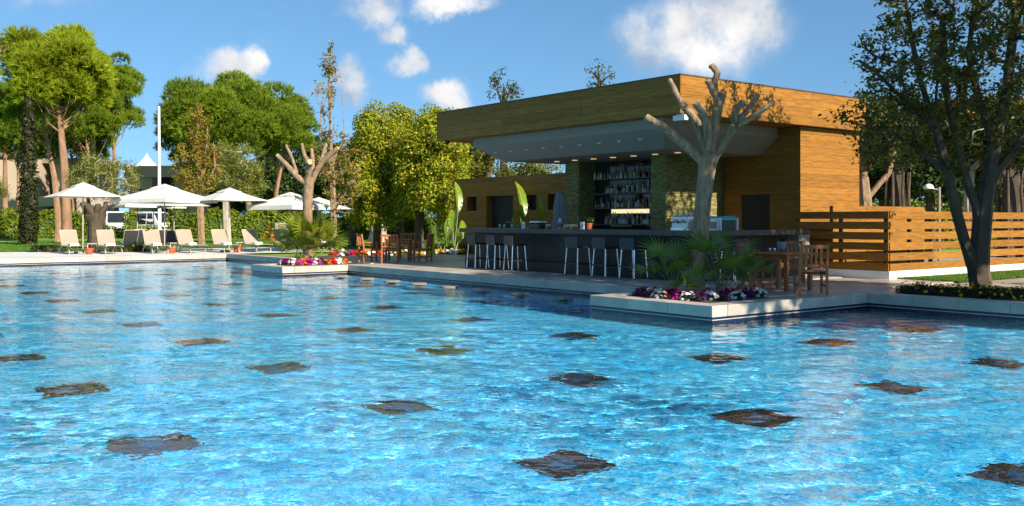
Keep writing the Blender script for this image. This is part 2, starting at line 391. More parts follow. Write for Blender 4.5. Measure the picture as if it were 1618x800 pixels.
cx_ = ((XX[:-1, :-1]+XX[1:, 1:])/2).ravel(); cy_ = ((YY[:-1, :-1]+YY[1:, 1:])/2).ravel()
keep = np.where(cx_ < -29.2, cy_ < 15.22, np.where(cx_ < -26.9, cy_ < 12.22, np.where(cx_ < -13.3, cy_ < 14.42, np.where(cx_ < -10.4, cy_ < 12.22, True))))
quads = quads[keep]
wm = bpy.data.meshes.new('water')
wm.vertices.add(nx_*ny_); wm.vertices.foreach_set('co', np.stack([XX, YY, ZZ], -1).astype(np.float32).ravel())
wm.loops.add(len(quads)*4); wm.loops.foreach_set('vertex_index', quads.astype(np.int32).ravel())
wm.polygons.add(len(quads)); wm.polygons.foreach_set('loop_start', np.arange(len(quads), dtype=np.int32)*4)
wm.update(calc_edges=True); wm.polygons.foreach_set('use_smooth', np.ones(len(quads), dtype=bool))
m = bpy.data.materials.new('pool_water'); m.use_nodes = True; t = m.node_tree; b = t.nodes['Principled BSDF']
b.inputs['Base Color'].default_value = (.93, .985, 1, 1); b.inputs['Roughness'].default_value = 0; b.inputs['IOR'].default_value = 1.33; b.inputs['Transmission Weight'].default_value = 1
tcn = t.nodes.new('ShaderNodeTexCoord'); n1 = t.nodes.new('ShaderNodeTexNoise'); n1.inputs['Scale'].default_value = 9; n1.inputs['Detail'].default_value = 1.5
t.links.new(tcn.outputs['Object'], n1.inputs['Vector']); bp = t.nodes.new('ShaderNodeBump'); bp.inputs['Strength'].default_value = .5; bp.inputs['Distance'].default_value = .02
cm = t.nodes.new('ShaderNodeTexNoise'); cm.inputs['Scale'].default_value = .33; cm.inputs['Detail'].default_value = 2; t.links.new(tcn.outputs['Object'], cm.inputs['Vector'])
cmr = t.nodes.new('ShaderNodeMapRange'); cmr.inputs['From Min'].default_value = .35; cmr.inputs['From Max'].default_value = .65; cmr.inputs['To Min'].default_value = .25; cmr.inputs['To Max'].default_value = .55
t.links.new(cm.outputs['Fac'], cmr.inputs['Value']); t.links.new(cmr.outputs[0], bp.inputs['Strength'])
t.links.new(n1.outputs['Fac'], bp.inputs['Height']); t.links.new(bp.outputs[0], b.inputs['Normal'])
wm.materials.append(m)
water = tag(link('water', wm, None), kind='structure')
water.cycles.is_caustics_caster = True
for o in (pf, *pf.children): o.cycles.is_caustics_receiver = True
bpy.data.objects['pool_step'].cycles.is_caustics_receiver = True

# deck sheets
dk = MB()
for x0, x1, y0, y1 in ((-33, -27.27, 15.57, 40), (-27.265, -12.945, 14.765, 40), (-12.94, -10.765, 14.55, 40), (-10.76, -10.2, 17.065, 40), (-10.2, -.25, 20.9, 21.9), (-.235, 12, -12, 40)):
    dk.add([(x0,y0,-.022),(x1,y0,-.022),(x1,y1,-.022),(x0,y1,-.022)], [(0,1,2,3)])
deck = tag(dk.build('deck', M['paver']), kind='structure')
tm = MB(); tm.add([(-.446,-.446,0),(.446,-.446,0),(.446,.446,0),(-.446,.446,0),(-.440,-.440,.02),(.440,-.440,.02),(.440,.440,.02),(-.440,.440,.02)],
                  [(4,5,6,7),(0,1,5,4),(1,2,6,5),(2,3,7,6),(3,0,4,7)])
tme = tm.mesh('paving_tile'); tme.materials.append(M['paver'])
def tiles(x0, x1, y0, y1, skip=None):
    n, k = int((x1-x0)/.9), int((y1-y0)/.9)
    for i in range(n):
        for j in range(k):
            x, y = x0+.45+.9*i, y0+.45+.9*j
            if skip and skip(x, y): continue
            o = link('paving_tile', tme, None, deck); o.location = (x, y, -.021+rng.uniform(-.0015, .0015))
bar_in = lambda x, y: -23.3 < x < -15.2 and y > 17.0
tiles(-27.25, -12.9, 14.77, 23.0, bar_in); tiles(-12.9, -10.7, 14.57, 24); tiles(-33, -27.3, 15.57, 22)
terr = tag(MB().add([(-47.5,-12,-.022),(-39.365,-12,-.022),(-39.365,20.5,-.022),(-47.5,20.5,-.022)], [(0,1,2,3)]).build('terrace', M['concrete']), kind='structure')
# coping stones round the pool
cop = {}
def coping(x0, x1, y0, y1, L=.92, hgt=.185):
    lx = (x1-x0) >= (y1-y0); tot = (x1-x0) if lx else (y1-y0); n = max(1, round(tot/L)); s = tot/n
    w = (y1-y0) if lx else (x1-x0)
    key = (round(s, 3), round(w, 3), hgt)
    if key not in cop:
        me = MB().bbox(-s/2+.0025, s/2-.0025, -w/2, w/2, -hgt, 0, .006).mesh('coping_stone'); me.materials.append(M['stone']); cop[key] = me
    for i in range(n):
        o = link('coping_stone', cop[key], None, deck)
        o.location = (x0+s*(i+.5), (y0+y1)/2, 0) if lx else ((x0+x1)/2, y0+s*(i+.5), 0)
        if not lx: o.rotation_euler.z = math.pi/2
coping(-39.36, -38.975, -4, 15.17, .97); coping(-39.36, -29.23, 15.175, 15.56)
coping(-29.225, -28.84, 12.565, 15.56); coping(-29.225, -26.875, 12.175, 12.56); coping(-27.26, -26.875, 12.565, 14.37)
coping(-27.26, -13.33, 14.375, 14.76); coping(-13.325, -12.94, 12.565, 14.76); coping(-13.325, -10.375, 12.175, 12.56)
coping(-10.76, -10.375, 12.565, 17.06); coping(-10.37, -.63, 16.675, 17.06); coping(-.625, -.24, -4, 17.06)
# pale trim line under the coping
tr = MB()
zt0, zt1 = -.243, -.228
for x0, x1, y0, y1 in ((-39, -38.994, -4, 15.19), (-38.99, -29.21, 15.194, 15.2), (-29.206, -29.2, 12.2, 15.19), (-29.206, -26.894, 12.194, 12.199), (-26.9, -26.894, 12.2, 14.39),
                       (-26.89, -13.31, 14.394, 14.4), (-13.306, -13.3, 12.2, 14.39), (-13.306, -10.394, 12.194, 12.199), (-10.4, -10.394, 12.2, 16.69), (-10.39, -.6, 16.694, 16.7)):
    tr.box(x0, x1, y0, y1, zt0, zt1)
tag(tr.build('tile_trim', M['stone']), kind='structure')
# planting beds
bd = MB()
for x0, x1, y0, y1 in ((-28.835, -27.265, 12.565, 15.5), (-12.935, -10.765, 12.565, 14.545), (-10.195, -.65, 17.065, 20.88), (-34.6, -33.005, 15.6, 27)):
    bd.box(x0, x1, y0, y1, -.4, -.018)
tag(bd.build('planting_bed', M['soil']), kind='structure')
lw = MB(); lw.add([(-12.55,21.3,-.012),(-10.95,21.3,-.012),(-10.95,60,-.012),(-12.55,60,-.012)], [(0,1,2,3)])
lw.add([(-10.1,22,-.012),(60,22,-.012),(60,60,-.012),(-10.1,60,-.012)], [(0,1,2,3)])
tag(lw.build('lawn', M['grass']), kind='structure')

M['seatstone'] = mat('dull_tan_stone', (.25, .20, .155), .8, var=.25, vs=6)
# round seats of the swim-up bar, just out of the water
for i, (px_, py_) in enumerate(((542,437),(579,441),(618,445),(662,449),(708,454),(760,459),(817,465),(881,472))):
    p = G(px_, py_, -.25)
    t_ = thing('pool_stool', '%s round stone seat from the left in the row at the water line' % ('first second third fourth fifth sixth seventh eighth'.split()[i]), 'pool stool', (p.x, 13.3, FZ), group='round seats standing in the pool')
    s = MB(); s.lathe([(.20, 1.180), (.225, 1.188), (.225, 1.222), (.21, 1.23)], 20); s.build('seat', M['seatstone'], t_, False)
    s = MB(); s.lathe([(.14, .01), (.10, .1), (.10, 1.179)], 12); s.build('pedestal', M['wallband'], t_, False)
# ---------------------------------------------------------------- bar pavilion
boards = {}
def board(parent, name, x, y, z, L, hgt, axis_, t=.024, m=None):
    """board centred at x, y, z; its long side along axis_"""
    key = (round(L, 3), round(hgt, 3), t, (m or M['wood']).name)
    if key not in boards:
        me = MB().box(-L/2, L/2, -t/2, t/2, -hgt/2, hgt/2).mesh(name); me.materials.append(m or M['wood']); boards[key] = me
    o = link(name, boards[key], None, parent); o.location = Vector((x, y, z))-wloc(parent)
    if axis_ == 'y': o.rotation_euler.z = math.pi/2
    return o
def clad(parent, axis_, fixed, s0, s1, z0, z1, bh=.176, maxlen=3.4, holes=(), stag=True, gap=.005, name='plank'):
    """rows of horizontal boards on a wall face; holes = (s0,s1,z0,z1)"""
    n = max(1, round((z1-z0)/bh)); bh = (z1-z0)/n
    for i in range(n):
        za, zb = z0+i*bh, z0+(i+1)*bh; zc = (za+zb)/2
        spans = [(s0, s1)]
        for h0, h1, hz0, hz1 in holes:
            if hz0 < zc < hz1:
                ns = []
                for a, b in spans:
                    if h1 <= a or h0 >= b: ns.append((a, b)); continue
                    if h0 > a: ns.append((a, h0))
                    if h1 < b: ns.append((h1, b))
                spans = ns
        for a, b in spans:
            k = max(1, math.ceil((b-a)/maxlen)); s = (b-a)/k
            for q in range(k):
                c = a+s*(q+.5)
                if axis_ == 'x': board(parent, name, c, fixed, zc, s-gap, bh-gap, 'x')
                else: board(parent, name, fixed, c, zc, s-gap, bh-gap, 'y')

RX0, RX1, RY0, RY1, RZ0, RZ1 = -25.1, -15.0, 16.5, 24.0, 3.85, 4.73
pav = thing('bar_pavilion', 'open poolside bar pavilion with deep wood-clad flat roof and stone pillars', 'building', (-20, 20, 0))
s = MB(); s.box(RX0+.026, RX1-.026, RY0+.026, RY1-.026, RZ0+.005, RZ1-.01); roof = s.build('roof', M['wood'], pav)
clad(roof, 'x', RY0+.012, RX0, RX1, RZ0, RZ1, .22, 3.4); clad(roof, 'y', RX1-.012, RY0+.026, RY1, RZ0, RZ1, .22, 2.6); clad(roof, 'y', RX0+.012, RY0+.026, RY1, RZ0, RZ1, .22, 2.6)
s = MB(); s.box(RX0-.015, RX1+.015, RY0-.015, RY1, RZ1-.009, RZ1+.02); s.build('roof_edge_trim', M['counter'], roof)
# suspended ceiling: upright band, then a slope in to the flat ceiling
o_ = (-23.7, -15.9, 16.9, 22.9); i_ = (-22.9, -16.4, 17.45, 22.3)
def ring(r, z): return [(r[0], r[2], z), (r[1], r[2], z), (r[1], r[3], z), (r[0], r[3], z)]
s = MB(); s.add(ring(o_, 3.85)+ring(o_, 3.60)+ring(i_, 3.15), [(0,1,5,4),(1,2,6,5),(2,3,7,6),(3,0,4,7),(4,5,9,8),(5,6,10,9),(6,7,11,10),(7,4,8,11),(8,9,10,11)])
cei = s.build('ceiling', M['soffit'], pav)
M['downlight'] = mat('lit_downlight', (1, .62, .25), .5, var=.02, emit=.3)
M['lampoff'] = mat('pale_light_disc', (.6, .6, .58), .4, var=.02)
for k in range(7):
    s = MB(); s.lathe([(.07, 3.128), (.085, 3.13), (.085, 3.149)], 14, (-21.8+.8*k, 18.6, 0)); s.build('downlight', M['downlight'], cei)
for k in range(9):                         # shallow discs in the sloped part
    f = .45; x = -22.9+.75*k; y = 16.9+.55*f; z = 3.6-.45*f
    s = MB(); s.lathe([(.05, -.014), (.06, -.012), (.06, .02)], 12, (x, y, z)); s.build('light_disc', M['lampoff'], cei)
s = MB(); s.box(-15.34, -14.98, 16.62, 16.74, 3.70, 3.82); s.box(-15.25, -15.07, 16.655, 16.705, 3.82, 3.86); wl = s.build('wall_light', M['white'], pav)
s = MB(); s.lathe([(.02, -.10), (.07, -.07), (.08, -.01), (.08, .0)], 12, (-24.75, 16.66, 3.85)); s.build('camera_dome', M['granite'], pav)
# wood block with the door, behind the counter
s = MB(); s.box(-17.78, -15.226, 21.326, 24.0, 0, 3.845); blk = s.build('wall', M['wood'], pav)
DX0, DX1 = onY(1172, 21.3), onY(1216, 21.3)
clad(blk, 'y', -15.214, 21.30, 24.0, 0, 3.84, .176, 2.8); clad(blk, 'x', 21.314, -17.75, -15.226, 0, 3.84, .176, 2.6, holes=[(DX0, DX1, 0, 2.15)])
s = MB(); s.box(DX0+.003, DX1-.003, 21.32, 21.325, .0, 2.14); d_ = s.build('door', M['dark'], pav)
s = MB(); s.box(DX0+.06, DX0+.09, 21.27, 21.315, .95, 1.15); s.build('door_handle', M['chrome'], d_)
# stone pillars, faced with thin split stones
M['greenstone'] = mat('mossy_split_stone', (.085, .075, .022), .85, var=.6, vs=2.2, stretch=(2.2, 2.2, 15), bump=.6, bs=8, col2=(.25, .215, .07), detail=6)
def stonewall(parent, x0, x1, y0, y1, z0, z1, faces):
    s = MB(); s.box(x0+.03, x1-.03, y0+.03, y1-.03, z0, z1); p = s.build('pillar', M['greenstone'], parent)
    q = MB(); rr = random.Random(int(x0*10))
    for f in faces:
        z = z0
        while z < z1-.02:
            hh = min(rr.choice((.035, .045, .06)), z1-z)
            a, e = ((y0, y1) if f in '+-' else (x0, x1))
            while a < e-.01:
                l = min(rr.uniform(.14, .5), e-a); t_ = rr.uniform(.0, .026)
                if f == '+': q.box(x1-.04, x1-.026+t_, a, a+l-.004, z, z+hh-.004)
                elif f == '-': q.box(x0+.026-t_, x0+.04, a, a+l-.004, z, z+hh-.004)
                else: q.box(a, a+l-.004, y0+.026-t_, y0+.04, z, z+hh-.004)
                a += l
            z += hh
    tag(q.build('stone_facing', M['greenstone'], p), kind='stuff')
stonewall(pav, -18.35, -17.79, 19.0, 22.1, 0, 3.148, '+f')
stonewall(pav, -22.25, -21.6, 19.3, 20.0, 0, 3.148, '+f')
s = MB(); s.box(-21.598, -18.352, 19.95, 20.05, 0, 3.147); bb = s.build('back_wall', M['dark'], pav)
M['mirror'] = mat('smoked_mirror', (.045, .042, .036), .08, 1, var=.5, vs=3)
s = MB(); s.box(-20.9, -18.36, 19.935, 19.949, 1.2, 3.1); s.build('mirror', M['mirror'], bb)
SHZ = (1.28, 1.76, 2.19, 2.62)
for z in SHZ:
    s = MB(); s.box(-21.4, -18.36, 19.62, 19.93, z-.03, z); s.build('shelf', M['counter'], bb)
s = MB(); s.box(-21.59, -18.36, 19.4, 19.93, 0, 1.05); s.build('back_cabinet', M['granite'], bb)
# glowing strip on the mirror, imitating a bright reflection; no lamp is there
M['strip'] = mat('warm_lit_panel', (1, .78, .42), .5, var=.12, vs=6, emit=.55)
s = MB(); s.box(-20.85, -19.3, 19.925, 19.934, 1.60, 1.72); s.build('lit_panel', M['strip'], bb)

# bottles, one object each
LABM = [mat('paper_label_%d' % i, c, .6, var=.2) for i, c in enumerate(((.30, .28, .24), (.10, .09, .08), (.42, .40, .36), (.22, .14, .05)))]
def bottle_mesh(kind, m):
    P = {0: [(.036, 0), (.038, .02), (.038, .18), (.03, .215), (.014, .235), (.013, .30), (.015, .302), (.015, .32)],
         1: [(.044, 0), (.046, .02), (.046, .13), (.04, .16), (.016, .19), (.015, .24), (.018, .242), (.018, .265)],
         2: [(.032, 0), (.034, .02), (.036, .2), (.02, .25), (.013, .27), (.013, .33), (.016, .332), (.016, .35)],
         3: [(.05, 0), (.052, .02), (.05, .10), (.03, .15), (.014, .17), (.014, .22), (.02, .222), (.02, .25)]}[kind]
    me = MB().lathe(P, 9).mesh('bottle'); me.materials.append(m)
    lab = LABM[(kind*3+len(m.name)) % 4]
    me.materials.append(lab); me.materials.append(M['black'])
    for p in me.polygons:
        z = p.center.z
        if .05 < z < .14 and len(p.vertices) == 4: p.material_index = 1 if (p.index % 9) in (0,1,2,3,4,5,6,7,8) and kind != 3 else 0
        if z > P[-1][1]-.03: p.material_index = 2
    return me
GL = [('clear', (.20, .21, .21)), ('amber', (.32, .12, .02)), ('dark green', (.015, .05, .02)), ('brown', (.08, .03, .01)), ('frosted white', (.5, .5, .48)), ('red', (.38, .02, .03)), ('black', (.012, .012, .014)), ('blue', (.04, .12, .28)), ('golden', (.5, .30, .05))]
gm_ = {n: mat('glass_'+n.replace(' ', '_'), c, .08, var=.15, spec=.8) for n, c in GL}
bmesh_ = {}
shelf_n = ('lowest', 'second', 'third', 'top')
for si, z in enumerate(SHZ):
    x = -21.3 if si in (1, 3) else -20.85; bi = 0
    while x < -18.5:
        n = rng.choices([g_[0] for g_ in GL], (7, 4, 2, 4, 4, 1, 5, 1, 2))[0]; k = rng.randrange(4)
        if (n, k) not in bmesh_: bmesh_[(n, k)] = bottle_mesh(k, gm_[n])
        o = link('bottle', bmesh_[(n, k)], None); o.location = (x, 19.70+rng.uniform(-.03, .03), z+.001)
        sc = rng.uniform(.9, 1.12); o.scale = (sc, sc, sc)
        bi += 1; tag(o, '%s glass bottle, %s from the left on the %s shelf of the back bar' % (n, ordinal(bi), shelf_n[si]), 'bottle', 'bottles on the back bar shelves')
        x += rng.uniform(.085, .15)

# counter: L-shaped, black stone front in panels with a plinth
ct = thing('bar_counter', 'long black stone bar counter turning the corner under the pavilion roof', 'bar counter', (-19, 17, 0))
BX0, BX1, BY0, BY1 = -23.4, -14.75, 16.75, 20.45
s = MB(); s.poly([(-23.75, 16.42), (-14.45, 16.42), (-14.45, 20.65), (-15.25, 20.65), (-15.25, 17.22), (-23.75, 17.22)], 1.04, 1.16); s.build('counter_top', M['counter'], ct)
s = MB(); s.poly([(BX0+.03, BY0+.03), (BX1-.03, BY0+.03), (BX1-.03, BY1-.42), (-15.2, BY1-.42), (-15.2, 17.15), (BX0+.03, 17.15)], .01, 1.035); body = s.build('body', M['granite'], ct)
s = MB(); s.poly([(BX0-.28, BY0-.16), (BX1+.10, BY0-.16), (BX1+.10, BY1-.44), (BX1+.01, BY1-.44), (BX1+.01, BY0-.005), (BX0-.28, BY0-.005)], 0, .27); s.build('plinth', M['granite'], ct)
n = 9; w = (BX1-BX0)/n
for i in range(n):
    s = MB(); s.box(BX0+w*i+.003, BX0+w*(i+1)-.003, BY0-.004, BY0+.028, .275, 1.03); s.build('front_panel', M['granite'], ct)
n = 4; w = (BY1-.45-BY0)/n
for i in range(n):
    s = MB(); s.box(BX1-.028, BX1+.004, BY0+.03+w*i+.003, BY0+.03+w*(i+1)-.003, .275, 1.03); s.build('front_panel', M['granite'], ct)
M['greystone'] = mat('weathered_grey_stone', (.27, .23, .18), .6, var=.3, vs=5, bump=.2, bs=20)
s = MB(); s.box(-15.24, -14.46, 20.20, 20.64, 0, 1.036); s.build('end_post', M['greystone'], ct)
# stools
def make_stool():
    r = thing('bar_stool', 'x', 'bar stool')
    for sx in (-1, 1):
        for sy in (-1, 1):
            s = MB(); s.tube([(sx*.235, sy*.235, 0), (sx*.20, sy*.19, .70)], .017, 8); s.build('leg', M['chrome'], r)
            s = MB(); s.tube([(sx*.236, sy*.236, .001), (sx*.235, sy*.235, .03)], .0195, 8); s.build('foot_cap', M['black'], r)
    s = MB(); s.box(-.24, .24, -.22, .22, .70, .745); s.build('seat', M['black'], r)
    s = MB(); s.box(-.235, .235, -.235, -.205, .746, .97); s.build('backrest', M['black'], r)
    for y in (-.225, .225):
        s = MB(); s.bar((-.22, y, .30), (.22, y, .30), .02, .03); s.build('footrest', M['black'], r)
    for x in (-.22, .22):
        s = MB(); s.bar((x, -.215, .30), (x, .215, .30), .02, .03); s.build('footrest', M['black'], r)
    return r
stool = make_stool()
SP = [(755, 'first', 0), (786, 'second', 0), (814, 'third', 0), (913, 'fourth', 0), (957, 'fifth', 0), (1001, 'sixth', 0)]
for i, (px_, nm, a) in enumerate(SP):
    o = stool if i == 0 else copy_tree(stool)
    o.location = (onY(px_, 16.22), 16.22, .002); o.rotation_euler.z = R(-6 if i < 3 else 0)+R(rng.uniform(-3, 3))
    tag(o, 'black bar stool with steel legs, %s from the left along the counter front' % nm, None, 'bar stools along the counter')
o = copy_tree(stool); o.location = (-14.1, 17.3, .002); o.rotation_euler.z = R(88)
tag(o, 'black bar stool round the counter corner, half hidden by the palm leaves', None, 'bar stools along the counter')

# things on the counter
def cpos(px_, Y=16.8): return (onY(px_, Y), Y, 1.161)
def jar(px_, m, hh, rr, label, cat, name, Y=16.8, cap=None):
    x, y, z = cpos(px_, Y); t_ = thing(name, label, cat, (x, y, z))
    s = MB(); s.lathe([(rr*.9, 0), (rr, .01), (rr, hh*.85), (rr*.8, hh)], 12); s.build('body', m, t_, False)
    s = MB(); s.lathe([(rr*.82, hh+.0005), (rr*.82, hh+.015)], 12); s.build('lid', cap or M['chrome'], t_, False)
M['card'] = mat('white_card', (.82, .82, .80), .6, var=.03)
for px_, lab in ((827, 'white upright menu card on the counter between the banana leaves'), (920, 'white upright menu card on the counter beside the clay pot')):
    x, y, z = cpos(px_); t_ = thing('menu_card', lab, 'menu card', (x, y, z))
    s = MB(); s.box(-.07, .07, -.012, .012, .0, .19); s.build('card', M['card'], t_, False)
    s = MB(); s.box(-.045, .045, -.0135, -.0125, .06, .13); s.build('print', M['canvas'], t_, False)
for k, px_ in enumerate((790, 797, 809)):
    jar(px_, gm_['clear'], .09, .035, 'small clear glass, %s at the left end of the counter' % ('first', 'second', 'third')[k], 'glass', 'drinking_glass')
for k, (px_, c) in enumerate(((860, 'red'), (864, 'golden'), (868, 'red'), (893, 'golden'), (898, 'amber'), (903, 'golden'), (907, 'amber'), (911, 'red'))):
    jar(px_, gm_[c], .10, .05, '%s preserve jar on the counter, %s of the row beside the closed parasol' % (c, ('first','second','third','fourth','fifth','sixth','seventh','eighth')[k]), 'jar', 'jar', 16.9)
x, y, z = cpos(850); t_ = thing('ice_bucket_stand', 'low dark machine with white lid on the counter', 'appliance', (x, y, z))
s = MB(); s.bbox(-.2, .2, -.14, .14, 0, .17, .03); s.build('housing', M['black'], t_, False)
s = MB(); s.poly([(-.17, -.16), (.24, -.16), (.20, .15), (-.14, .15)], .171, .21); s.build('lid', M['whitemetal'], t_, False)
x, y, z = cpos(885, 16.85); t_ = thing('fruit_bowl', 'glass bowl heaped with oranges and white flowers on counter', 'fruit bowl', (x, y, z))
s = MB(); s.lathe([(.05, 0), (.03, .02), (.03, .06), (.12, .14), (.13, .18)], 14); s.build('bowl', gm_['clear'], t_, False)
for k in range(7):
    a = k*.9; s = MB(); s.lathe([(.01, -.045), (.035, -.03), (.045, 0), (.035, .03), (.01, .045)], 8, (.07*math.cos(a)*(k > 0), .07*math.sin(a)*(k > 0), .20+.05*(k == 0))); s.build('orange', M['terracotta'] if k % 2 else gm_['frosted white'], t_, False)
x, y, z = cpos(930, 17.0); t_ = thing('potted_plant', 'small green plant in a clay pot on the bar counter', 'potted plant', (x, y, z))
s = MB(); s.lathe([(.07, 0), (.10, .14), (.11, .14), (.11, .16)], 14); s.build('pot', M['terracotta'], t_, False)
C = nr.normal(0, .07, (160, 3)); C[:, 2] = np.abs(C[:, 2])+.2; link('foliage', leaf_cards('foliage', C, C-np.array([0, 0, .1]), .06, .03, tint(160, (.04, .10, .015))), M['leaf'], t_)
# espresso machine and teal machine on the side counter
M['steel'] = mat('satin_steel', (.45, .45, .44), .3, 1, var=.1)
M['teal'] = mat('teal_plastic', (.0, .30, .36), .3, var=.05)
t_ = thing('espresso_machine', 'steel espresso machine with cups on top standing on bar counter', 'coffee machine', (-16.3, 17.55, 1.161)); t_.location = (onY(1081, 17.0), 17.0, 1.161)
s = MB(); s.bbox(-.24, .24, -.16, .16, .03, .34, .02); s.build('housing', M['steel'], t_, False)
s = MB(); s.box(-.20, .20, -.24, -.165, .0, .06); s.build('drip_tray', M['chrome'], t_, False)
for k in (-.1, .1):
    s = MB(); s.tube([(k, -.165, .22), (k, -.25, .20)], .035, 10); s.build('group_head', M['chrome'], t_, False)
    s = MB(); s.tube([(k, -.26, .19), (k, -.36, .17)], .014, 8); s.build('handle', M['black'], t_, False)
for k in range(6):
    s = MB(); s.lathe([(.022, .341), (.04, .40), (.036, .40)], 10, (-.18+.07*k, (-.05, .05)[k % 2], 0)); s.build('cup', M['white'], t_, False)
s = MB(); s.box(-.30, -.26, -.1, .1, .0, .26); s.build('side_panel', M['whitemetal'], t_, False)
yy = onX(1136, -14.95)
t_ = thing('juice_machine', 'counter machine with teal top, dark front and white sides beside trunk', 'appliance', (-14.95, 18.3, 1.161))
t_.location = (-14.95, onX(1141, -14.95), 1.161)
s = MB(); s.bbox(-.2, .2, -.26, .26, .0, .23, .02); s.build('housing', M['black'], t_, False)
s = MB(); s.bbox(-.215, .215, -.275, .275, .231, .33, .03); s.build('lid', M['teal'], t_, False)
for k in (-.30, .30):
    s = MB(); s.box(-.2, .22, k-.02, k+.02, 0, .29); s.build('side_panel', M['whitemetal'], t_, False)
t_ = thing('water_dispenser', 'rounded white counter machine between the pollarded trunk and teal machine', 'appliance', (-14.95, onX(1117, -14.95), 1.161))
s = MB(); s.bbox(-.2, .2, -.24, .24, .0, .27, .07); s.build('housing', M['whitemetal'], t_, False)
s = MB(); s.box(.2005, .206, -.12, .12, .04, .2); s.build('panel', M['soffit'], t_, False)

# rear service wall with square niches
rw = thing('rear_wall', 'long wood-clad garden wall with square niches and a doorway behind the bar', 'wall', (-29, 24, 0))
WY = 24.0; wx0 = onY(718, WY); wx1 = -22.0
hol = [(onY(738, WY), onY(753.5, WY), 1.80, 2.45), (onY(769, WY), onY(811, WY), 0, 2.46), (onY(829, WY), onY(848, WY), 1.80, 2.45), (onY(866, WY), onY(881, WY), 1.80, 2.45)]
s = MB(); s.box(wx0, wx1, WY+.30, WY+.4, 0, 3.2); s.box(wx0, wx1, WY+.02, WY+.299, 3.1, 3.2)
s.build('wall', M['dark'], rw)
for a, b, z0, z1 in hol:
    q = MB(); q.box(a-.02, a, WY-.004, WY+.299, z0, z1); q.box(b, b+.02, WY-.004, WY+.299, z0, z1); q.box(a, b, WY-.004, WY+.299, z1, z1+.02)
    if z0 > 0: q.box(a, b, WY-.004, WY+.299, z0-.02, z0)
    q.build('niche_frame' if z0 > 0 else 'door_frame', M['wood'], rw)
clad(rw, 'x', WY, wx0, wx1, 0, 3.2, .20, 3.6, holes=hol)

# fence with open slats on a white plinth
fn = thing('slat_fence', 'open horizontal wood slat fence on white plinth beside the bar', 'fence', (-12.6, 21.1, 0))
s = MB(); s.box(-15.2, -12.55, 21.07, 21.17, -.02, .18); s.box(-12.65, -12.55, 21.171, 45, -.02, .18); s.build('plinth', M['white'], fn)
for k in range(6):
    z = .18+.25*k+.09
    board(fn, 'slat', (-15.2-12.585)/2, 21.095, z, 2.615, .18, 'x', .03)
    for a, b in ((21.115, 23.1), (23.1, 28), (28, 33), (33, 38), (38, 44.8)):
        board(fn, 'slat', -12.575, (a+b)/2, z, b-a-.006, .18, 'y', .03)
for x, y in ((-15.15, 21.14), (-13.9, 21.14), (-12.68, 21.14)) + tuple((-12.64, y) for y in (22.1, 23.1, 25.5, 28, 30.5, 33, 35.5, 38, 41, 44.7)):
    s = MB(); s.box(x-.045, x+.045, y-.028, y+.028, .181, 1.58); s.build('post', M['black'], fn)
sw = thing('storage_screen', 'solid low wood screen standing behind the slat fence corner', 'screen wall', (-14.3, 23.5, 0))
s = MB(); s.box(-14.40, -14.325, 21.405, 25.8, 0, 1.765); s.build('panel', M['wood'], sw)
clad(sw, 'y', -14.312, 21.4, 25.8, 0, 1.77, .177, 2.2)
# ---------------------------------------------------------------- teak tables and chairs
def make_chair():
    r = thing('teak_chair', 'x', 'chair')
    for sx in (-1, 1):
        s = MB(); s.bar((sx*.25, .22, 0), (sx*.25, .22, .64), .045); s.build('front_leg', M['teak'], r)
        s = MB(); s.bar((sx*.25, -.22, 0), (sx*.25, -.22, .45), .045); s.bar((sx*.25, -.22, .45), (sx*.25, -.30, .94), .045); s.build('rear_leg', M['teak'], r)
        s = MB(); s.bar((sx*.25, -.24, .662), (sx*.25, .26, .662), .06, .028); s.build('armrest', M['teak'], r)
        s = MB(); s.bar((sx*.25, -.197, .16), (sx*.25, .197, .16), .024, .04); s.build('side_stretcher', M['teak'], r)
        s = MB(); s.bar((sx*.25, -.197, .40), (sx*.25, .197, .40), .026, .06); s.build('side_rail', M['teak'], r)
    s = MB(); s.bar((-.225, .22, .39), (.225, .22, .39), .026, .06); s.build('front_rail', M['teak'], r)
    for k in range(6):
        y = -.18+.075*k; s = MB(); s.box(-.235, .235, y-.032, y+.032, .432, .45); s.build('seat_slat', M['teak'], r)
    def yb(z): return -.22-(z-.45)/.49*.08
    s = MB(); s.bar((-.228, yb(.90), .90), (.228, yb(.90), .90), .028, .07); s.build('top_rail', M['teak'], r)
    s = MB(); s.bar((-.228, yb(.56), .54), (.228, yb(.56), .54), .026, .05); s.build('lower_rail', M['teak'], r)
    for k in range(4):
        x = -.135+.09*k; s = MB(); s.bar((x, yb(.565), .565), (x, yb(.865), .865), .045, .016, (0, 1, 0)); s.build('back_slat', M['teak'], r)
    return r
def make_table(w=.9):
    r = thing('teak_table', 'x', 'table')
    n = 6; b = w/n
    for k in range(n):
        s = MB(); s.box(-w/2, w/2, -w/2+b*k+.003, -w/2+b*(k+1)-.003, .715, .745); s.build('top_board', M['teak'], r)
    for sx in (-1, 1):
        for sy in (-1, 1):
            q = w/2-.07; s = MB(); s.bar((sx*q, sy*q, 0), (sx*q, sy*q, .712), .075); s.build('leg', M['teak'], r)
        s = MB(); s.bar((sx*(w/2-.07), -w/2+.11, .66), (sx*(w/2-.07), w/2-.11, .66), .025, .09); s.build('apron', M['teak'], r)
        s = MB(); s.bar((-w/2+.11, sx*(w/2-.07), .66), (w/2-.11, sx*(w/2-.07), .66), .025, .09); s.build('apron', M['teak'], r)
    return r
chair = make_chair(); table = make_table()
TA = Vector((-27.35, 16.55, .001)); TB = Vector((-12.35, 16.15, .001))
table.location = TA; tag(table, 'square teak table on the far deck corner near the lawn')
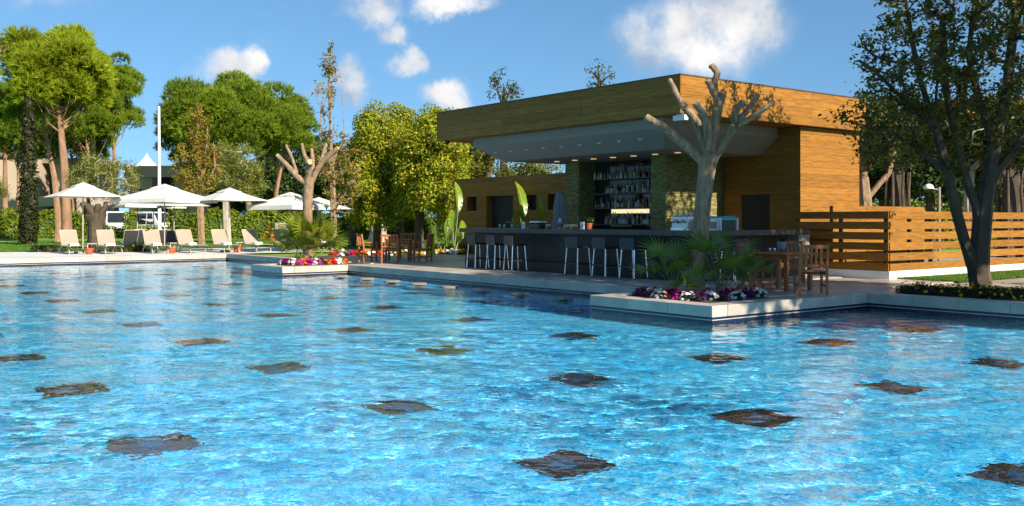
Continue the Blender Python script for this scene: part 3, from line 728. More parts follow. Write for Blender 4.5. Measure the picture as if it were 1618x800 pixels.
t2 = copy_tree(table); t2.location = TB; tag(t2, 'square teak table beside the fan palms on near deck corner')
# rz: a chair looks along its local +y
def put_chair(o, p, rz, label, grp):
    o.location = (p[0], p[1], .001); o.rotation_euler.z = R(rz); tag(o, label, None, grp)
ga, gb = 'teak chairs at the far table', 'teak chairs at the near table'
cdir = math.degrees(math.atan2(CS, -SN))-90     # heading straight away from the viewer
put_chair(chair, G(617, 415.8), cdir, 'teak armchair seen from behind, nearest at the far deck table', ga)
put_chair(copy_tree(chair), G(581, 414.2), cdir-62, 'teak armchair at the left end of the far deck table', ga)
put_chair(copy_tree(chair), G(643, 409.5), cdir+180, 'teak armchair on the lawn side of the far deck table', ga)
put_chair(copy_tree(chair), G(668, 414), cdir+75, 'teak armchair at the right end of the far deck table', ga)
TB = G(1236, 458); t2.location = (TB.x, TB.y, .001); t2.rotation_euler.z = R(0)
TA = G(630, 412.5); table.location = (TA.x, TA.y, .001); table.rotation_euler.z = R(52)
put_chair(copy_tree(chair), G(1281, 464.5), cdir-5, 'teak armchair seen from behind at the near deck table', gb)
put_chair(copy_tree(chair), G(1196, 457), cdir-85, 'teak armchair half behind palm leaves at near deck table', gb)
put_chair(copy_tree(chair), G(1250, 448), cdir+170, 'teak armchair on the bar side of the near deck table', gb)
# pot and glasses on the near table
p = TB+Vector((-.18, .22, .747)); t_ = thing('table_plant', 'small plant in a blue-grey pot on the near teak table', 'potted plant', p)
s = MB(); s.lathe([(.065, .06), (.085, .10), (.09, .20), (.09, .21)], 16); s.build('pot', mat('blue_grey_glaze', (.20, .25, .29), .4, var=.1), t_, False)
for k in range(3):
    a = k*2.1; s = MB(); s.tube([(.075*math.cos(a), .075*math.sin(a), .0), (.05*math.cos(a), .05*math.sin(a), .075)], .008, 6); s.build('leg', M['teak'], t_, False)
C = nr.normal(0, .05, (150, 3)); C[:, 2] = np.abs(C[:, 2])+.22; link('foliage', leaf_cards('foliage', C, C-np.array([0, 0, .15]), .06, .03, tint(150, (.035, .08, .012))), M['leaf'], t_)
for k, (dx, dy, lab) in enumerate(((-.28, -.02, 'salt shaker of glass on near teak table beside the pot'), (-.20, .02, 'pepper shaker of glass and steel on near teak table'))):
    t_ = thing('shaker', lab, 'shaker', TB+Vector((dx, dy, .747)))
    s = MB(); s.lathe([(.025, 0), (.028, .01), (.024, .06)], 10); s.build('body', gm_['clear'], t_, False)
    s = MB(); s.lathe([(.025, .0605), (.02, .085)], 10); s.build('cap', M['chrome'], t_, False)

# ---------------------------------------------------------------- loungers
def make_lounger(sling, frame):
    r = thing('sun_lounger', 'x', 'sun lounger')      # foot towards +x
    for sy in (-1, 1):
        s = MB(); s.tube([(-.62, sy*.33, .33), (-.2, sy*.33, .335), (.5, sy*.33, .345), (1.15, sy*.33, .33)], .022, 8); s.build('side_rail', frame, r)
        s = MB(); s.tube([(-.22, sy*.33, .36), (-.45, sy*.33, .70), (-.62, sy*.33, .97)], .02, 8); s.build('back_rail', frame, r)
        for x0, x1 in ((-.55, -.25), (.95, .70)):
            s = MB(); s.tube([(x0-.12*(1 if x0 < 0 else -1), sy*.33, 0), (x0, sy*.33, .17), (x1, sy*.33, .32)], .02, 8); s.build('leg', frame, r)
    def sheet(pts, t=.012):
        q = MB(); n = len(pts); v = []
        for (x, z) in pts: v += [(x, -.31, z), (x, .31, z), (x, -.31, z-t), (x, .31, z-t)]
        f = []
        for i in range(n-1):
            a, b = i*4, i*4+4
            f += [(a, b, b+1, a+1), (a+3, b+3, b+2, a+2), (a, a+2, b+2, b), (a+1, b+1, b+3, a+3)]
        f += [(0, 1, 3, 2), (n*4-4, n*4-2, n*4-1, n*4-3)]
        return q.add(v, f)
    sheet([(-.18, .36), (.2, .335), (.6, .34), (1.13, .35)]).build('seat', sling, r)
    sheet([(-.20, .37), (-.33, .54), (-.45, .715), (-.61, .975)]).build('backrest', sling, r)
    s = MB(); s.tube([(-.62, -.33, .985), (-.62, .33, .985)], .02, 8); s.build('head_rail', frame, r)
    return r
ORD = ('first', 'second', 'third', 'fourth', 'fifth', 'sixth', 'seventh', 'eighth', 'ninth', 'tenth', 'eleventh', 'twelfth', 'thirteenth', 'fourteenth')
L0 = make_lounger(M['sling'], M['cream'])
towels = []
tw = MB(); tw.bbox(-.18, .18, -.25, .25, 0, .05, .015); tw.bbox(-.17, .17, -.24, .24, .0505, .095, .015); twm = tw.mesh('folded_towel'); twm.materials.append(M['towel'])
row = [(113, 400.2), (171, 400), (244, 399.2), (298, 398.6), (353, 398), (402, 397.2), (450, 396.4), (505, 395.6)]
for i, (x, y) in enumerate(row):
    o = L0 if i == 0 else copy_tree(L0); p = G(x, y); rz = R(rng.uniform(-4, 4)); o.location = (p.x, p.y, -.02); o.rotation_euler.z = rz
    tag(o, 'taupe sling sun lounger with raised back, %s from the left in the front row' % ORD[i], None, 'sun loungers in the front row by the pool')
    if i not in (6,):
        t_ = link('folded_towel', twm, None); q = Vector((.25 if i % 2 else .3, 0, .345)); q.rotate(Matrix.Rotation(rz, 3, 'Z')); t_.location = o.location+q; t_.rotation_euler.z = rz+R(90)
        tag(t_, 'folded white towel on the %s lounger from the left in the front row' % ORD[i], 'towel', 'folded towels on loungers')
L1 = make_lounger(M['darksling'], M['cream'])
for i, (x, D) in enumerate(((203, 47), (216, 49.5), (254, 48.5), (270, 46))):
    o = L1 if i == 0 else copy_tree(L1); p = ground_at(x, D); o.location = (p.x, p.y, -.075); o.rotation_euler.z = R(178+rng.uniform(-4, 4))
    tag(o, 'charcoal sling sun lounger facing away, %s from the left in the back row' % ORD[i], None, 'charcoal loungers in the back row on the lawn')
    if i < 2:
        t_ = link('folded_towel', twm, None); t_.location = o.location+Vector((-.3, 0, .345)); tag(t_, 'folded white towel on the %s charcoal lounger on the lawn' % ORD[i], 'towel', 'folded towels on loungers')
# small tables and pots between the loungers
def make_side():
    r = thing('side_table', 'x', 'side table')
    s = MB(); s.bbox(-.22, .22, -.22, .22, .40, .43, .01); s.build('table_top', M['cream'], r)
    for sx in (-1, 1):
        for sy in (-1, 1): s = MB(); s.bar((sx*.2, sy*.2, 0), (sx*.19, sy*.19, .398), .03); s.build('leg', M['cream'], r)
    return r
sdt = make_side()
pt = MB(); pt.lathe([(.11, 0), (.15, .05), (.17, .22), (.185, .22), (.185, .26), (.16, .26)], 16)
potm = pt.mesh('clay_pot'); potm.materials.append(M['terracotta'])
for i, (x, y) in enumerate(((142, 401), (272, 399.6), (376, 398.2))):
    o = sdt if i == 0 else copy_tree(sdt); p = G(x+2, y-1.2); o.location = (p.x, p.y, -.02)
    tag(o, 'small cream side table between loungers, %s from the left' % ORD[i], None, 'side tables between the loungers')
    q = link('clay_pot', potm, None); g_ = G(x-1, y+.2); q.location = (g_.x, g_.y, -.021); tag(q, 'round terracotta pot on terrace beside the %s side table from left' % ORD[i], 'pot', 'terracotta pots between the loungers')

# ---------------------------------------------------------------- parasols
def make_parasol(side, hgt, rise, val):
    r = thing('parasol', 'x', 'parasol'); a = side/2
    s = MB(); s.tube([(0, 0, .06), (0, 0, hgt-.03)], .027, 10); s.build('pole', M['cream'], r)
    s = MB(); s.bbox(-.3, .3, -.3, .3, 0, .07, .02); s.build('base', M['greystone'], r)
    def cloth(a0, z0, a1, z1, n, sag, name):
        q = MB(); rings = []
        for k in range(n+1):
            f = k/n; aa = a0+(a1-a0)*f; z = z0+(z1-z0)*f-sag*math.sin(f*math.pi)
            pts = []
            for e in range(4):
                c, c2 = [(-1,-1),(1,-1),(1,1),(-1,1)][e], [(1,-1),(1,1),(-1,1),(-1,-1)][e]
                for m_ in range(4):
                    g_ = m_/4; dip = (.035*f*side/2.6)*math.sin(g_*math.pi)
                    x, y = aa*(c[0]*(1-g_)+c2[0]*g_), aa*(c[1]*(1-g_)+c2[1]*g_)
                    pts.append((x*(1-dip*.6), y*(1-dip*.6), z-dip*.4))
            rings.append(pts)
        v = [p for rg in rings for p in rg]; f_ = []
        for k in range(n):
            for j in range(16): f_.append((k*16+j, k*16+(j+1)%16, (k+1)*16+(j+1)%16, (k+1)*16+j))
        q.add(v, f_)
        if val and name == 'canopy':
            b = n*16; base = len(q.v); q.v += [(x*1.004, y*1.004, z-val) for x, y, z in rings[-1]]
            for j in range(16): q.f.append((b+j, b+(j+1)%16, base+(j+1)%16, base+j))
        o = q.build(name, M['canvas'], r)
        md = o.modifiers.new('thickness', 'SOLIDIFY'); md.thickness = .006
        return o
    z0, z1 = hgt-.07, hgt-rise
    cloth(.30, z0-.03, a, z1, 5, .03, 'canopy'); cloth(.02, hgt+.06, .42, z0-.055, 3, .0, 'vent_cap')
    for k in range(8):
        t = k*math.pi/4; rr = a*(1.38 if k % 2 else 1.0)*.97
        s = MB(); s.bar((.03*math.cos(t), .03*math.sin(t), z0-.10), (rr*math.cos(t), rr*math.sin(t), z1-.05), .02, .025); s.build('rib', M['cream'], r)
    s = MB(); s.lathe([(.05, z0-.2), (.06, z0-.12), (.05, z0-.06)], 10); s.build('hub', M['cream'], r)
    return r
PA = [(131, 41.5, 2.62, 2.98, .56, 0, 0, 'front', 'white canvas parasol at the far left over the first two loungers'),
      (260, 42.5, 3.15, 2.95, .62, .15, 28, 'front', 'large white canvas parasol over the third and fourth loungers'),
      (362, 43.0, 2.6, 2.80, .52, 0, 3, 'front', 'white canvas parasol over the fifth lounger beside the dark trunk'),
      (459, 43.5, 2.7, 2.62, .55, .18, 22, 'front', 'shaded white parasol with valance behind the left pollarded tree'),
      (217, 50, 2.5, 2.75, .5, .12, 10, 'back', 'white parasol on the lawn, partly hidden behind the largest parasol'),
      (243, 53, 2.4, 2.75, .5, .12, 30, 'back', 'white parasol on the lawn wholly behind the largest parasol near the vans'),
      (275, 51, 2.7, 2.72, .5, 0, 8, 'back', 'white parasol on the lawn between the largest parasol and dark trunk'),
      (503, 46, 2.4, 2.5, .5, 0, 8, 'back', 'white parasol just right of the left pollarded tree trunk')]
for x, D, side, hg, rise, val, rz, rw_, lab in PA:
    o = make_parasol(side, hg, rise, val); p = ground_at(x, D); o.location = (p.x, p.y, -.02 if rw_ == 'front' else -.075); o.rotation_euler.z = R(rz)
    tag(o, lab, None, 'white parasols over the loungers')
# closed grey parasol behind the counter
gp = thing('closed_parasol', 'closed grey parasol standing behind the bar counter', 'parasol', (onY(885, 18.3), 18.3, 0))
s = MB(); s.tube([(0, 0, .05), (0, 0, 2.2)], .02, 8); s.build('pole', M['steel'], gp, False)
s = MB(); s.lathe([(.25, 0), (.25, .05), (.05, .07)], 14); s.build('base', M['granite'], gp, False)
q = MB(); n = 20; prof = [(.05, 1.02), (.19, 1.05), (.215, 1.25), (.15, 1.55), (.165, 1.62), (.15, 1.9), (.125, 2.12), (.03, 2.28), (.01, 2.30)]
q.sm = True
for r_, z in prof:
    for k in range(n):
        t = 2*math.pi*k/n; f = r_*(1+(.20 if k % 2 else -.14)*(1 if r_ > .06 else .1)+.06*math.sin(3*t+z*5)); q.v.append((f*math.cos(t), f*math.sin(t), z))
for i in range(len(prof)-1):
    for k in range(n): j = (k+1) % n; q.f.append((i*n+k, i*n+j, (i+1)*n+j, (i+1)*n+k))
q.build('cloth', mat('grey_canvas', (.23, .225, .23), .85, var=.1), gp, False)
# yellow warning stand
p = G(681, 404.5); ws = thing('warning_stand', 'tall yellow folding floor sign on the deck behind the far chairs', 'floor sign', (p.x, p.y, -.02), R(cdir+30))
ym = mat('yellow_plastic', (.72, .48, .01), .4, var=.05)
for s_ in (-1, 1):
    s = MB(); s.add([(-.15, s_*.16, 0), (.15, s_*.16, 0), (.09, s_*.02, .70), (-.09, s_*.02, .70), (-.15, s_*.16-s_*.02, 0), (.15, s_*.16-s_*.02, 0), (.09, s_*.004, .70), (-.09, s_*.004, .70)],
                    [(0,1,2,3),(7,6,5,4),(0,4,5,1),(1,5,6,2),(2,6,7,3),(3,7,4,0)]); s.build('panel', ym, ws, False)
s = MB(); s.box(-.08, .08, -.022, .022, .701, .73); s.build('hinge', ym, ws, False)

# ---------------------------------------------------------------- far setting: buildings, vans, lamps
M['beige'] = mat('beige_render', (.44, .33, .24), .85, var=.06, vs=.5)
M['beige2'] = mat('dark_beige_render', (.24, .18, .13), .85, var=.06, vs=.5)
M['glass'] = mat('dark_window_glass', (.02, .022, .025), .1, var=.2, spec=.8)
cam_rz = math.atan2(SN, CS)
def far_box(parent, name, x0, x1, y0, y1, D, thick, m, sub=None):
    """block facing the viewer between pixel columns and rows at distance D"""
    k = D/FP; X0, X1 = (x0-809)*k, (x1-809)*k; z0, z1 = CH-(y1-HZ)*k, CH-(y0-HZ)*k
    s = MB(); s.box(X0, X1, D, D+thick, z0, z1)
    return s.build(name, m, parent, False)
hb = thing('guest_building', 'long low beige building behind the hedge at far left', 'building', (0, 0, 0), cam_rz)
far_box(hb, 'wall', -160, 62, 247, 380, 96, 8, M['beige']); far_box(hb, 'roof', -165, 64, 243.5, 247, 95.6, 9, M['beige2'])
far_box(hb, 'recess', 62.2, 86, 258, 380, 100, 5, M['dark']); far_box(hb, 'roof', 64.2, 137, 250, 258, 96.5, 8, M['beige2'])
far_box(hb, 'wall', 86.2, 137, 258.1, 380, 97, 7, M['beige'])
far_box(hb, 'balcony', 58, 88, 310, 326, 95.2, .4, M['beige']); w_ = far_box(hb, 'window', 95, 112, 275, 300, 96.9, .09, M['glass'])
far_box(hb, 'window', 66, 78, 327, 345, 99.8, .19, M['canvas'])
hb2 = thing('guest_house', 'beige house with dark entrance behind the vans and light pole', 'building', (0, 0, 0), cam_rz)
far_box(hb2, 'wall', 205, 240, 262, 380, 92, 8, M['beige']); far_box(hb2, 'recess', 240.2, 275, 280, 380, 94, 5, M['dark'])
far_box(hb2, 'parapet', 195, 300, 262, 280, 91.6, .39, M['beige']); far_box(hb2, 'wall', 275.2, 300, 280, 380, 92, 6, M['beige']); far_box(hb2, 'window', 210, 222, 292, 330, 91.9, .09, M['glass'])
M['tent'] = mat('white_tent_fabric', (.82, .82, .82), .8, var=.03)
for i, (x, y, r_, lab) in enumerate(((232, 242, 27, 'white peaked tent roof rising behind the beige house'), (4, 237, 18, 'white peaked tent roof at the far left edge behind the building'))):
    k = 104/FP; c = at(x, y, 104); rr = r_*k
    s = MB(); v = []
    for f in (1, .6, .3, .1):
        for e in range(8): t = e*math.pi/4; v.append((c.x+rr*f*math.cos(t), c.y+rr*f*math.sin(t), c.z-rr*1.1*(f**.75)))
    v.append((c.x, c.y, c.z)); fs = []
    for q_ in range(3):
        for e in range(8): fs.append((q_*8+e, q_*8+(e+1) % 8, q_*8+8+(e+1) % 8, q_*8+8+e))
    for e in range(8): fs.append((24+e, 24+(e+1) % 8, 32))
    t_ = thing('tent_roof', lab, 'tent', (c.x, c.y, 0)); s.add(v, fs); s.build('fabric', M['tent'], t_)
    s = MB(); s.tube([(c.x, c.y, 0), (c.x, c.y, c.z-.05)], .08, 8); s.build('mast', M['whitemetal'], t_)
    for e in range(4):
        t = e*math.pi/2; s = MB(); s.tube([(c.x+rr*math.cos(t)*.97, c.y+rr*math.sin(t)*.97, 0), (c.x+rr*math.cos(t)*.97, c.y+rr*math.sin(t)*.97, c.z-rr*1.08)], .06, 8); s.build('post', M['whitemetal'], t_)
hr = thing('tiled_house', 'house with orange tiled roof and louvred windows behind the right trees', 'building', (0, 0, 0), cam_rz)
far_box(hr, 'wall', 1545, 1700, 190, 380, 66, 8, M['white'])
for k in range(8):
    k_ = 65.9/FP; 
    far_box(hr, 'louvre', 1578, 1612, 195+10*k, 200+10*k, 65.8, .08, M['soffit'])
M['rooftile'] = mat('orange_roof_tile', (.45, .13, .04), .8, var=.3, vs=3, bump=.4, bs=12)
k = 65/FP; q = MB(); X0, X1 = (1535-809)*k, (1715-809)*k; zb, zt = CH-(191-HZ)*k, CH-(143-HZ)*k
q.add([(X0, 65, zb), (X1, 65, zb), (X1, 69.8, zt), (X0, 69.8, zt), (X0, 75, zb), (X1, 75, zb)], [(0,1,2,3),(3,2,5,4),(0,3,4),(1,5,2),(0,4,5,1)])
q.build('roof', M['rooftile'], hr, False)
# light pole and park lamp
p = ground_at(252, 70); lp = thing('light_pole', 'tall slim white light pole between the pines and stone pine', 'light pole', p)
hp = CH+(HZ-168)/FP*70
s = MB(); s.tube([(0,0,0), (0,0,2), (-.14,0,hp)], [.14,.13,.09], 10); s.build('pole', M['whitemetal'], lp, False)
s = MB(); s.tube([(0,0,0), (0,0,.3)], [.24,.2], 10); s.build('base', M['whitemetal'], lp, False)
e = Vector((CS, SN, 0)); s = MB(); s.bar(Vector((-.14,0,hp)), Vector((-.14,0,hp))+e*.5, .07, .06); s.build('lamp_arm', M['counter'], lp, False)
p = ground_at(1484, 33); l2 = thing('park_lamp', 'grey park lamp with curved arm behind the slat fence', 'lamp', p); k = 33/FP
zt = CH+(HZ-296)*k
s = MB(); s.tube([(0,0,0), (0,0,zt)], .05, 10); s.build('pole', M['soffit'], l2, False)
s = MB(); s.tube([(0,0,zt-.08), e*-.15+Vector((0,0,zt-.07)), e*-.3+Vector((0,0,zt-.02))], .025, 8); s.build('arm', M['soffit'], l2, False)
s = MB(); s.lathe([(.17, -.03), (.17, .0), (.14, .08), (.06, .13), (.01, .14)], 14, tuple(e*-.36+Vector((0,0,zt-.02)))); s.build('lamp_shade', M['whitemetal'], l2, False)
# vans
M['carpaint'] = mat('white_car_paint', (.78, .78, .78), .25, var=.02, coat=.6)
M['rubber'] = mat('tyre_rubber', (.02, .02, .02), .8); M['amber'] = mat('amber_lens', (.6, .2, .02), .3); M['lens'] = mat('clear_lens', (.6, .62, .65), .1)
def make_van(hh=2.0, w=1.85, L=4.9):
    r = thing('parked_van', 'x', 'van')         # front towards -y
    prof = [(-L/2, .35), (-L/2-.03, .8), (-L/2+.15, 1.02), (-L/2+.75, 1.18), (-L/2+1.45, hh-.08), (-L/2+1.9, hh), (L/2-.15, hh-.03), (L/2, hh-.3), (L/2, .35)]
    v, f = [], []; n = len(prof)
    for sx, ins in ((-1, 0), (1, 0)):
        for y, z in prof:
            tk = .14*max(0, (z-1.05)/(hh-1.05)); v.append((sx*(w/2-tk), y, z))
    f.append(tuple(range(n))); f.append(tuple(range(2*n-1, n-1, -1)))
    for i in range(n): j = (i+1) % n; f.append((i, n+i, n+j, j))
    s = MB(); s.add(v, f); s.build('body', M['carpaint'], r)
    a, b = Vector(prof[3]), Vector(prof[4]); nrm = Vector((-(b.y-a.y), (b.x-a.x))).normalized()*.012
    q = MB(); P0, P1 = a+(b-a)*.06, a+(b-a)*.94
    q.add([(-w/2+.12, P0.x+nrm.x, P0.y+nrm.y), (w/2-.12, P0.x+nrm.x, P0.y+nrm.y), (w/2-.22, P1.x+nrm.x, P1.y+nrm.y), (-w/2+.22, P1.x+nrm.x, P1.y+nrm.y)], [(0,1,2,3)]); q.build('windscreen', M['glass'], r)
    for sx in (-1, 1):
        for y0, y1 in ((-L/2+1.25, -L/2+2.1), (-L/2+2.2, -L/2+3.3), (-L/2+3.4, L/2-.3)):
            x0 = sx*(w/2-.0+.004); x1 = sx*(w/2-.14*.85+.006)
            sh = .25 if y0 < -L/2+1.5 else 0
            q = MB(); q.add([(x0-sx*.02, y0, 1.13), (x0-sx*.02, y1, 1.13), (x1, y1, hh-.17), (x1, y0+sh, hh-.17)], [(0,1,2,3)]); q.build('side_window', M['glass'], r)
        for y in (-L/2+.9, L/2-.95):
            q = MB(); q.tube([(sx*(w/2-.2), y, .34), (sx*(w/2+.012), y, .34)], .34, 16); wh = q.build('wheel', M['rubber'], r)
            q = MB(); q.tube([(sx*(w/2+.013), y, .34), (sx*(w/2+.022), y, .34)], .20, 12); q.build('rim', M['chrome'], wh)
        q = MB(); q.box(sx*(w/2-.28)-.17, sx*(w/2-.28)+.17, -L/2-.045, -L/2+.05, .72, .90); q.build('headlight', M['lens'], r)
        q = MB(); q.box(sx*(w/2+.12)-.09, sx*(w/2+.12)+.09, -L/2+1.2, -L/2+1.3, 1.12, 1.36); q.build('mirror', M['black'], r)
    q = MB(); q.box(-.5, .5, -L/2-.055, -L/2-.031, .55, .72); q.build('grille', M['black'], r)
    q = MB(); q.box(-w/2+.05, w/2-.05, -L/2-.06, -L/2+.1, .30, .50); q.build('bumper', M['black'], r)
    return r
van = make_van(2.25)
for i, (x, D, rz, lab) in enumerate(((181, 84, 30, 'white van parked beyond the hedge, left of the two'), (240, 86, 62, 'white van parked beyond the hedge behind the light pole'), (1522, 52, 100, 'white van parked far behind the slat fence on the right'))):
    o = van if i == 0 else copy_tree(van); p = ground_at(x, D); o.location = (p.x, p.y, -.079); o.rotation_euler.z = cam_rz+R(rz)
    tag(o, lab, None, 'parked vans')
# ---------------------------------------------------------------- trees
def colonize(stems, pts, r_tip=.012, r_exp=.5, r_max=None, step=.5, seed=1):
    """branch skeleton: stems = list of polylines (first one starts at the ground); every twig point is joined to the nearest limb"""
    rg = random.Random(seed); nodes, par, sid = [], [], []
    for si_, st_ in enumerate(stems):
        prev_ = -1
        if nodes:
            A = np.array(nodes); prev_ = int(np.argmin(((A-np.array(st_[0]))**2).sum(1)))
            st_ = st_[1:] if (A[prev_]-np.array(st_[0])).dot(A[prev_]-np.array(st_[0])) < .01 else st_
        last = Vector(nodes[prev_]) if prev_ >= 0 else None
        for p in st_:
            p = Vector(p)
            if last is not None:
                k = max(1, int((p-last).length/step))
                for i in range(1, k+1): nodes.append(tuple(last+(p-last)*(i/k))); par.append(prev_); prev_ = len(nodes)-1
            else: nodes.append(tuple(p)); par.append(-1); prev_ = len(nodes)-1
            last = p
        sid += [si_]*(len(nodes)-len(sid))
    nst = len(nodes); tips = []
    A = np.array(nodes); d = [float(((A-np.array(p))**2).sum(1).min()) for p in pts]
    for i in np.argsort(d):
        p = np.array(pts[i]); A = np.array(nodes); D = ((A-p)**2).sum(1)+np.maximum(0, A[:, 2]-p[2]+.1)**2*1.5
        D[0] += 3
        j = int(np.argmin(D)); q = A[j]; k = max(1, int(np.linalg.norm(p-q)/step)); pr = j
        for e_ in range(1, k+1):
            f = e_/k; w = q+(p-q)*f; w = w+np.array([rg.gauss(0, .05), rg.gauss(0, .05), math.sin(f*math.pi)*-.05])*step*(e_ < k)
            nodes.append(tuple(w)); par.append(pr); pr = len(nodes)-1
        tips.append((j, pr))
    cnt = [0]*len(nodes)
    for j, t_ in tips:
        k = t_
        while k >= 0: cnt[k] += 1; k = par[k]
    rad = [r_tip*max(1, c)**r_exp for c in cnt]
    return nodes, par, rad, nst, sid
def skeleton_mesh(mb, nodes, par, rad, scale=1.0, stem_r=None, nst=0, n=6, rmin=.006, sid=None, side=.5):
    for i in range(len(nodes)):
        j = par[i]
        if j < 0: continue
        ra, rb = rad[j], rad[i]
        if stem_r and i < nst: ra, rb = max(ra, stem_r(nodes[j])*(side if sid[i] else 1)), max(rb, stem_r(nodes[i])*(side if sid[i] else 1))
        else: ra = min(ra, rb*1.5)
        mb.tube([nodes[j], nodes[i]], [max(rmin, ra*scale), max(rmin, rb*scale)], n if rb > .03 else 4, cap=False)
def twig_leaves(nodes, par, nst, per, spread, rg=nr):
    C, Nn = [], []
    ii = [i for i in range(nst, len(nodes))]
    a = np.array([nodes[i] for i in ii]); b = np.array([nodes[par[i]] for i in ii])
    n = len(ii)*per; sel = np.repeat(np.arange(len(ii)), per); f = nr.uniform(0, 1, n)[:, None]
    C = a[sel]*(1-f)+b[sel]*f+nr.normal(0, spread, (n, 3))
    return C
def ellip_pts(c, rx, ry, rz, n, shell=.5, flat=None, lobes=None):
    u_ = unit(nr.normal(size=(n, 3))); r_ = nr.uniform(shell**3, 1, n)[:, None]**(1/3)
    return np.array(c)+u_*r_*np.array([rx, ry, rz])
def pine_crown(lobes, tufts, bl, bw, col, seed):
    """lobes: list of (centre, radius); needle brushes pointing up and out from the upper side of every lobe"""
    g_ = np.random.default_rng(seed); C, O, K = [], [], []
    for c, r_ in lobes:
        n = max(10, int(tufts*(r_**2))); d = unit(g_.normal(size=(n, 3))); d[:, 2] = np.where(d[:, 2] < -.6, -d[:, 2]*.6, d[:, 2]); d = unit(d)
        rr = r_*g_.uniform(.62, 1.05, n)[:, None]
        C.append(np.array(c)+d*rr*np.array([1, 1, .72])); O.append(unit(d+np.array([0, 0, .55])))
        K.append(np.full(n, g_.uniform(.75, 1.2)))
    C = np.concatenate(C); O = np.concatenate(O); K = np.concatenate(K); nb = 11; n = len(C)
    Cb = np.repeat(C, nb, 0); D = unit(np.repeat(O, nb, 0)+g_.normal(0, .42, (n*nb, 3)))
    S = unit(np.cross(D, g_.normal(size=(n*nb, 3)))); l = (bl*g_.uniform(.6, 1.25, n*nb))[:, None]; w = (bw*g_.uniform(.7, 1.2, n*nb))[:, None]
    base = Cb+D*l*.05; co = np.empty((n*nb, 3, 3)); co[:, 0] = base-S*w; co[:, 1] = base+S*w; co[:, 2] = base+D*l
    cols = tint(n*nb, col, .28, .14)*np.repeat(K, nb)[:, None]
    return fast_mesh('needles', co.reshape(-1, 3), 3, cols)
def make_lobes(c, rx, ry, rz, n, rl, seed, under=-.6):
    g_ = np.random.default_rng(seed); out = []
    for i in range(n):
        d = g_.normal(size=3); d /= np.linalg.norm(d); 
        if d[2] < under: d[2] = -d[2]*.5
        f = g_.uniform(.62, .92)
        out.append((np.array(c)+d*f*np.array([rx, ry, rz]), rl*g_.uniform(.7, 1.25)))
    return out
PINE = (.085, .125, .012)
def pine(x, D, cx, cy, rx, ry, label, seed, trunk_r=.28, n=34, col=PINE, lean=0, zscale=1, fork=True, gap=1.0):
    k = D/FP; base = ground_at(x, D); c = at(cx, cy, D); R_ = rx*k; Z = ry*k; rg = random.Random(seed)
    t_ = thing('pine_tree', label, 'tree', (base.x, base.y, -.08), group='pines behind the lawn')
    top = Vector((c.x, c.y, c.z-Z*.2)); mid = Vector((base.x*.75+c.x*.25, base.y*.75+c.y*.25, top.z*.5))
    s = MB(); s.tube([(base.x, base.y, -.08), (base.x+.03, base.y, 1.2), tuple(mid), tuple(top)], [trunk_r*1.25, trunk_r, trunk_r*.8, trunk_r*.35], 9, jit=.08, rg=rg)
    lobes = make_lobes(c, R_, R_*.85, Z, n+12, min(R_, Z*1.2)*.34, seed)
    for lc, lr in lobes[::2]:
        f = rg.uniform(.35, .9); st0 = mid+(top-mid)*f; e_ = Vector(lc); m_ = (st0+e_)/2+Vector((0, 0, -.15*(e_-st0).length))
        s.tube([tuple(st0), tuple(m_), tuple(e_)], [trunk_r*.2, trunk_r*.14, trunk_r*.06], 5, cap=False)
    s.build('trunk', M['pinebark'], t_)
    me = pine_crown(lobes, 62/max(.5, (R_/4)**.5)*gap*1.9, .40, .030, (col[0]*2.1, col[1]*2.1, col[2]*1.3), seed)
    me.transform(Matrix.Translation(-wloc(t_))); link('crown', me, M['needle'], t_)
pine(105, 60, 90, 122, 84, 80, 'tall bright green pine with bare straight trunk at far left', 3, .30, 46, (.125, .150, .010))
pine(93, 63, 65, 170, 62, 40, 'pine with forked reddish trunk close behind the tallest pine', 4, .22, 24, (.08, .115, .012))
pine(184, 92, 176, 160, 50, 84, 'pine with reddish trunk right of the tallest pine', 5, .26, 44, (.085, .120, .010))
pine(150, 85, 135, 205, 62, 34, 'low branched pine between the two tall pines', 15, .2, 24, (.085, .115, .010))
pine(8, 84, 8, 190, 58, 56, 'pine cut by the left edge of the picture', 6, .26, 34, (.075, .115, .012))
pine(396, 84, 368, 198, 116, 74, 'broad dark green stone pine with rounded umbrella crown', 7, .30, 70, (.085, .118, .011))
pine(432, 87, 452, 215, 48, 62, 'stone pine with slim bare trunk right of the broad stone pine', 8, .24, 44, (.082, .114, .011))
pine(30, 86, 28, 222, 64, 44, 'rounded pine low behind the cypress column', 16, .2, 26, (.075, .105, .010))
pine(118, 88, 112, 228, 62, 40, 'rounded pine low behind the tallest pine', 17, .2, 26, (.07, .10, .010))
pine(290, 92, 285, 225, 44, 52, 'dark pine behind the slim yellowing tree', 9, .2, 26, (.065, .095, .012))

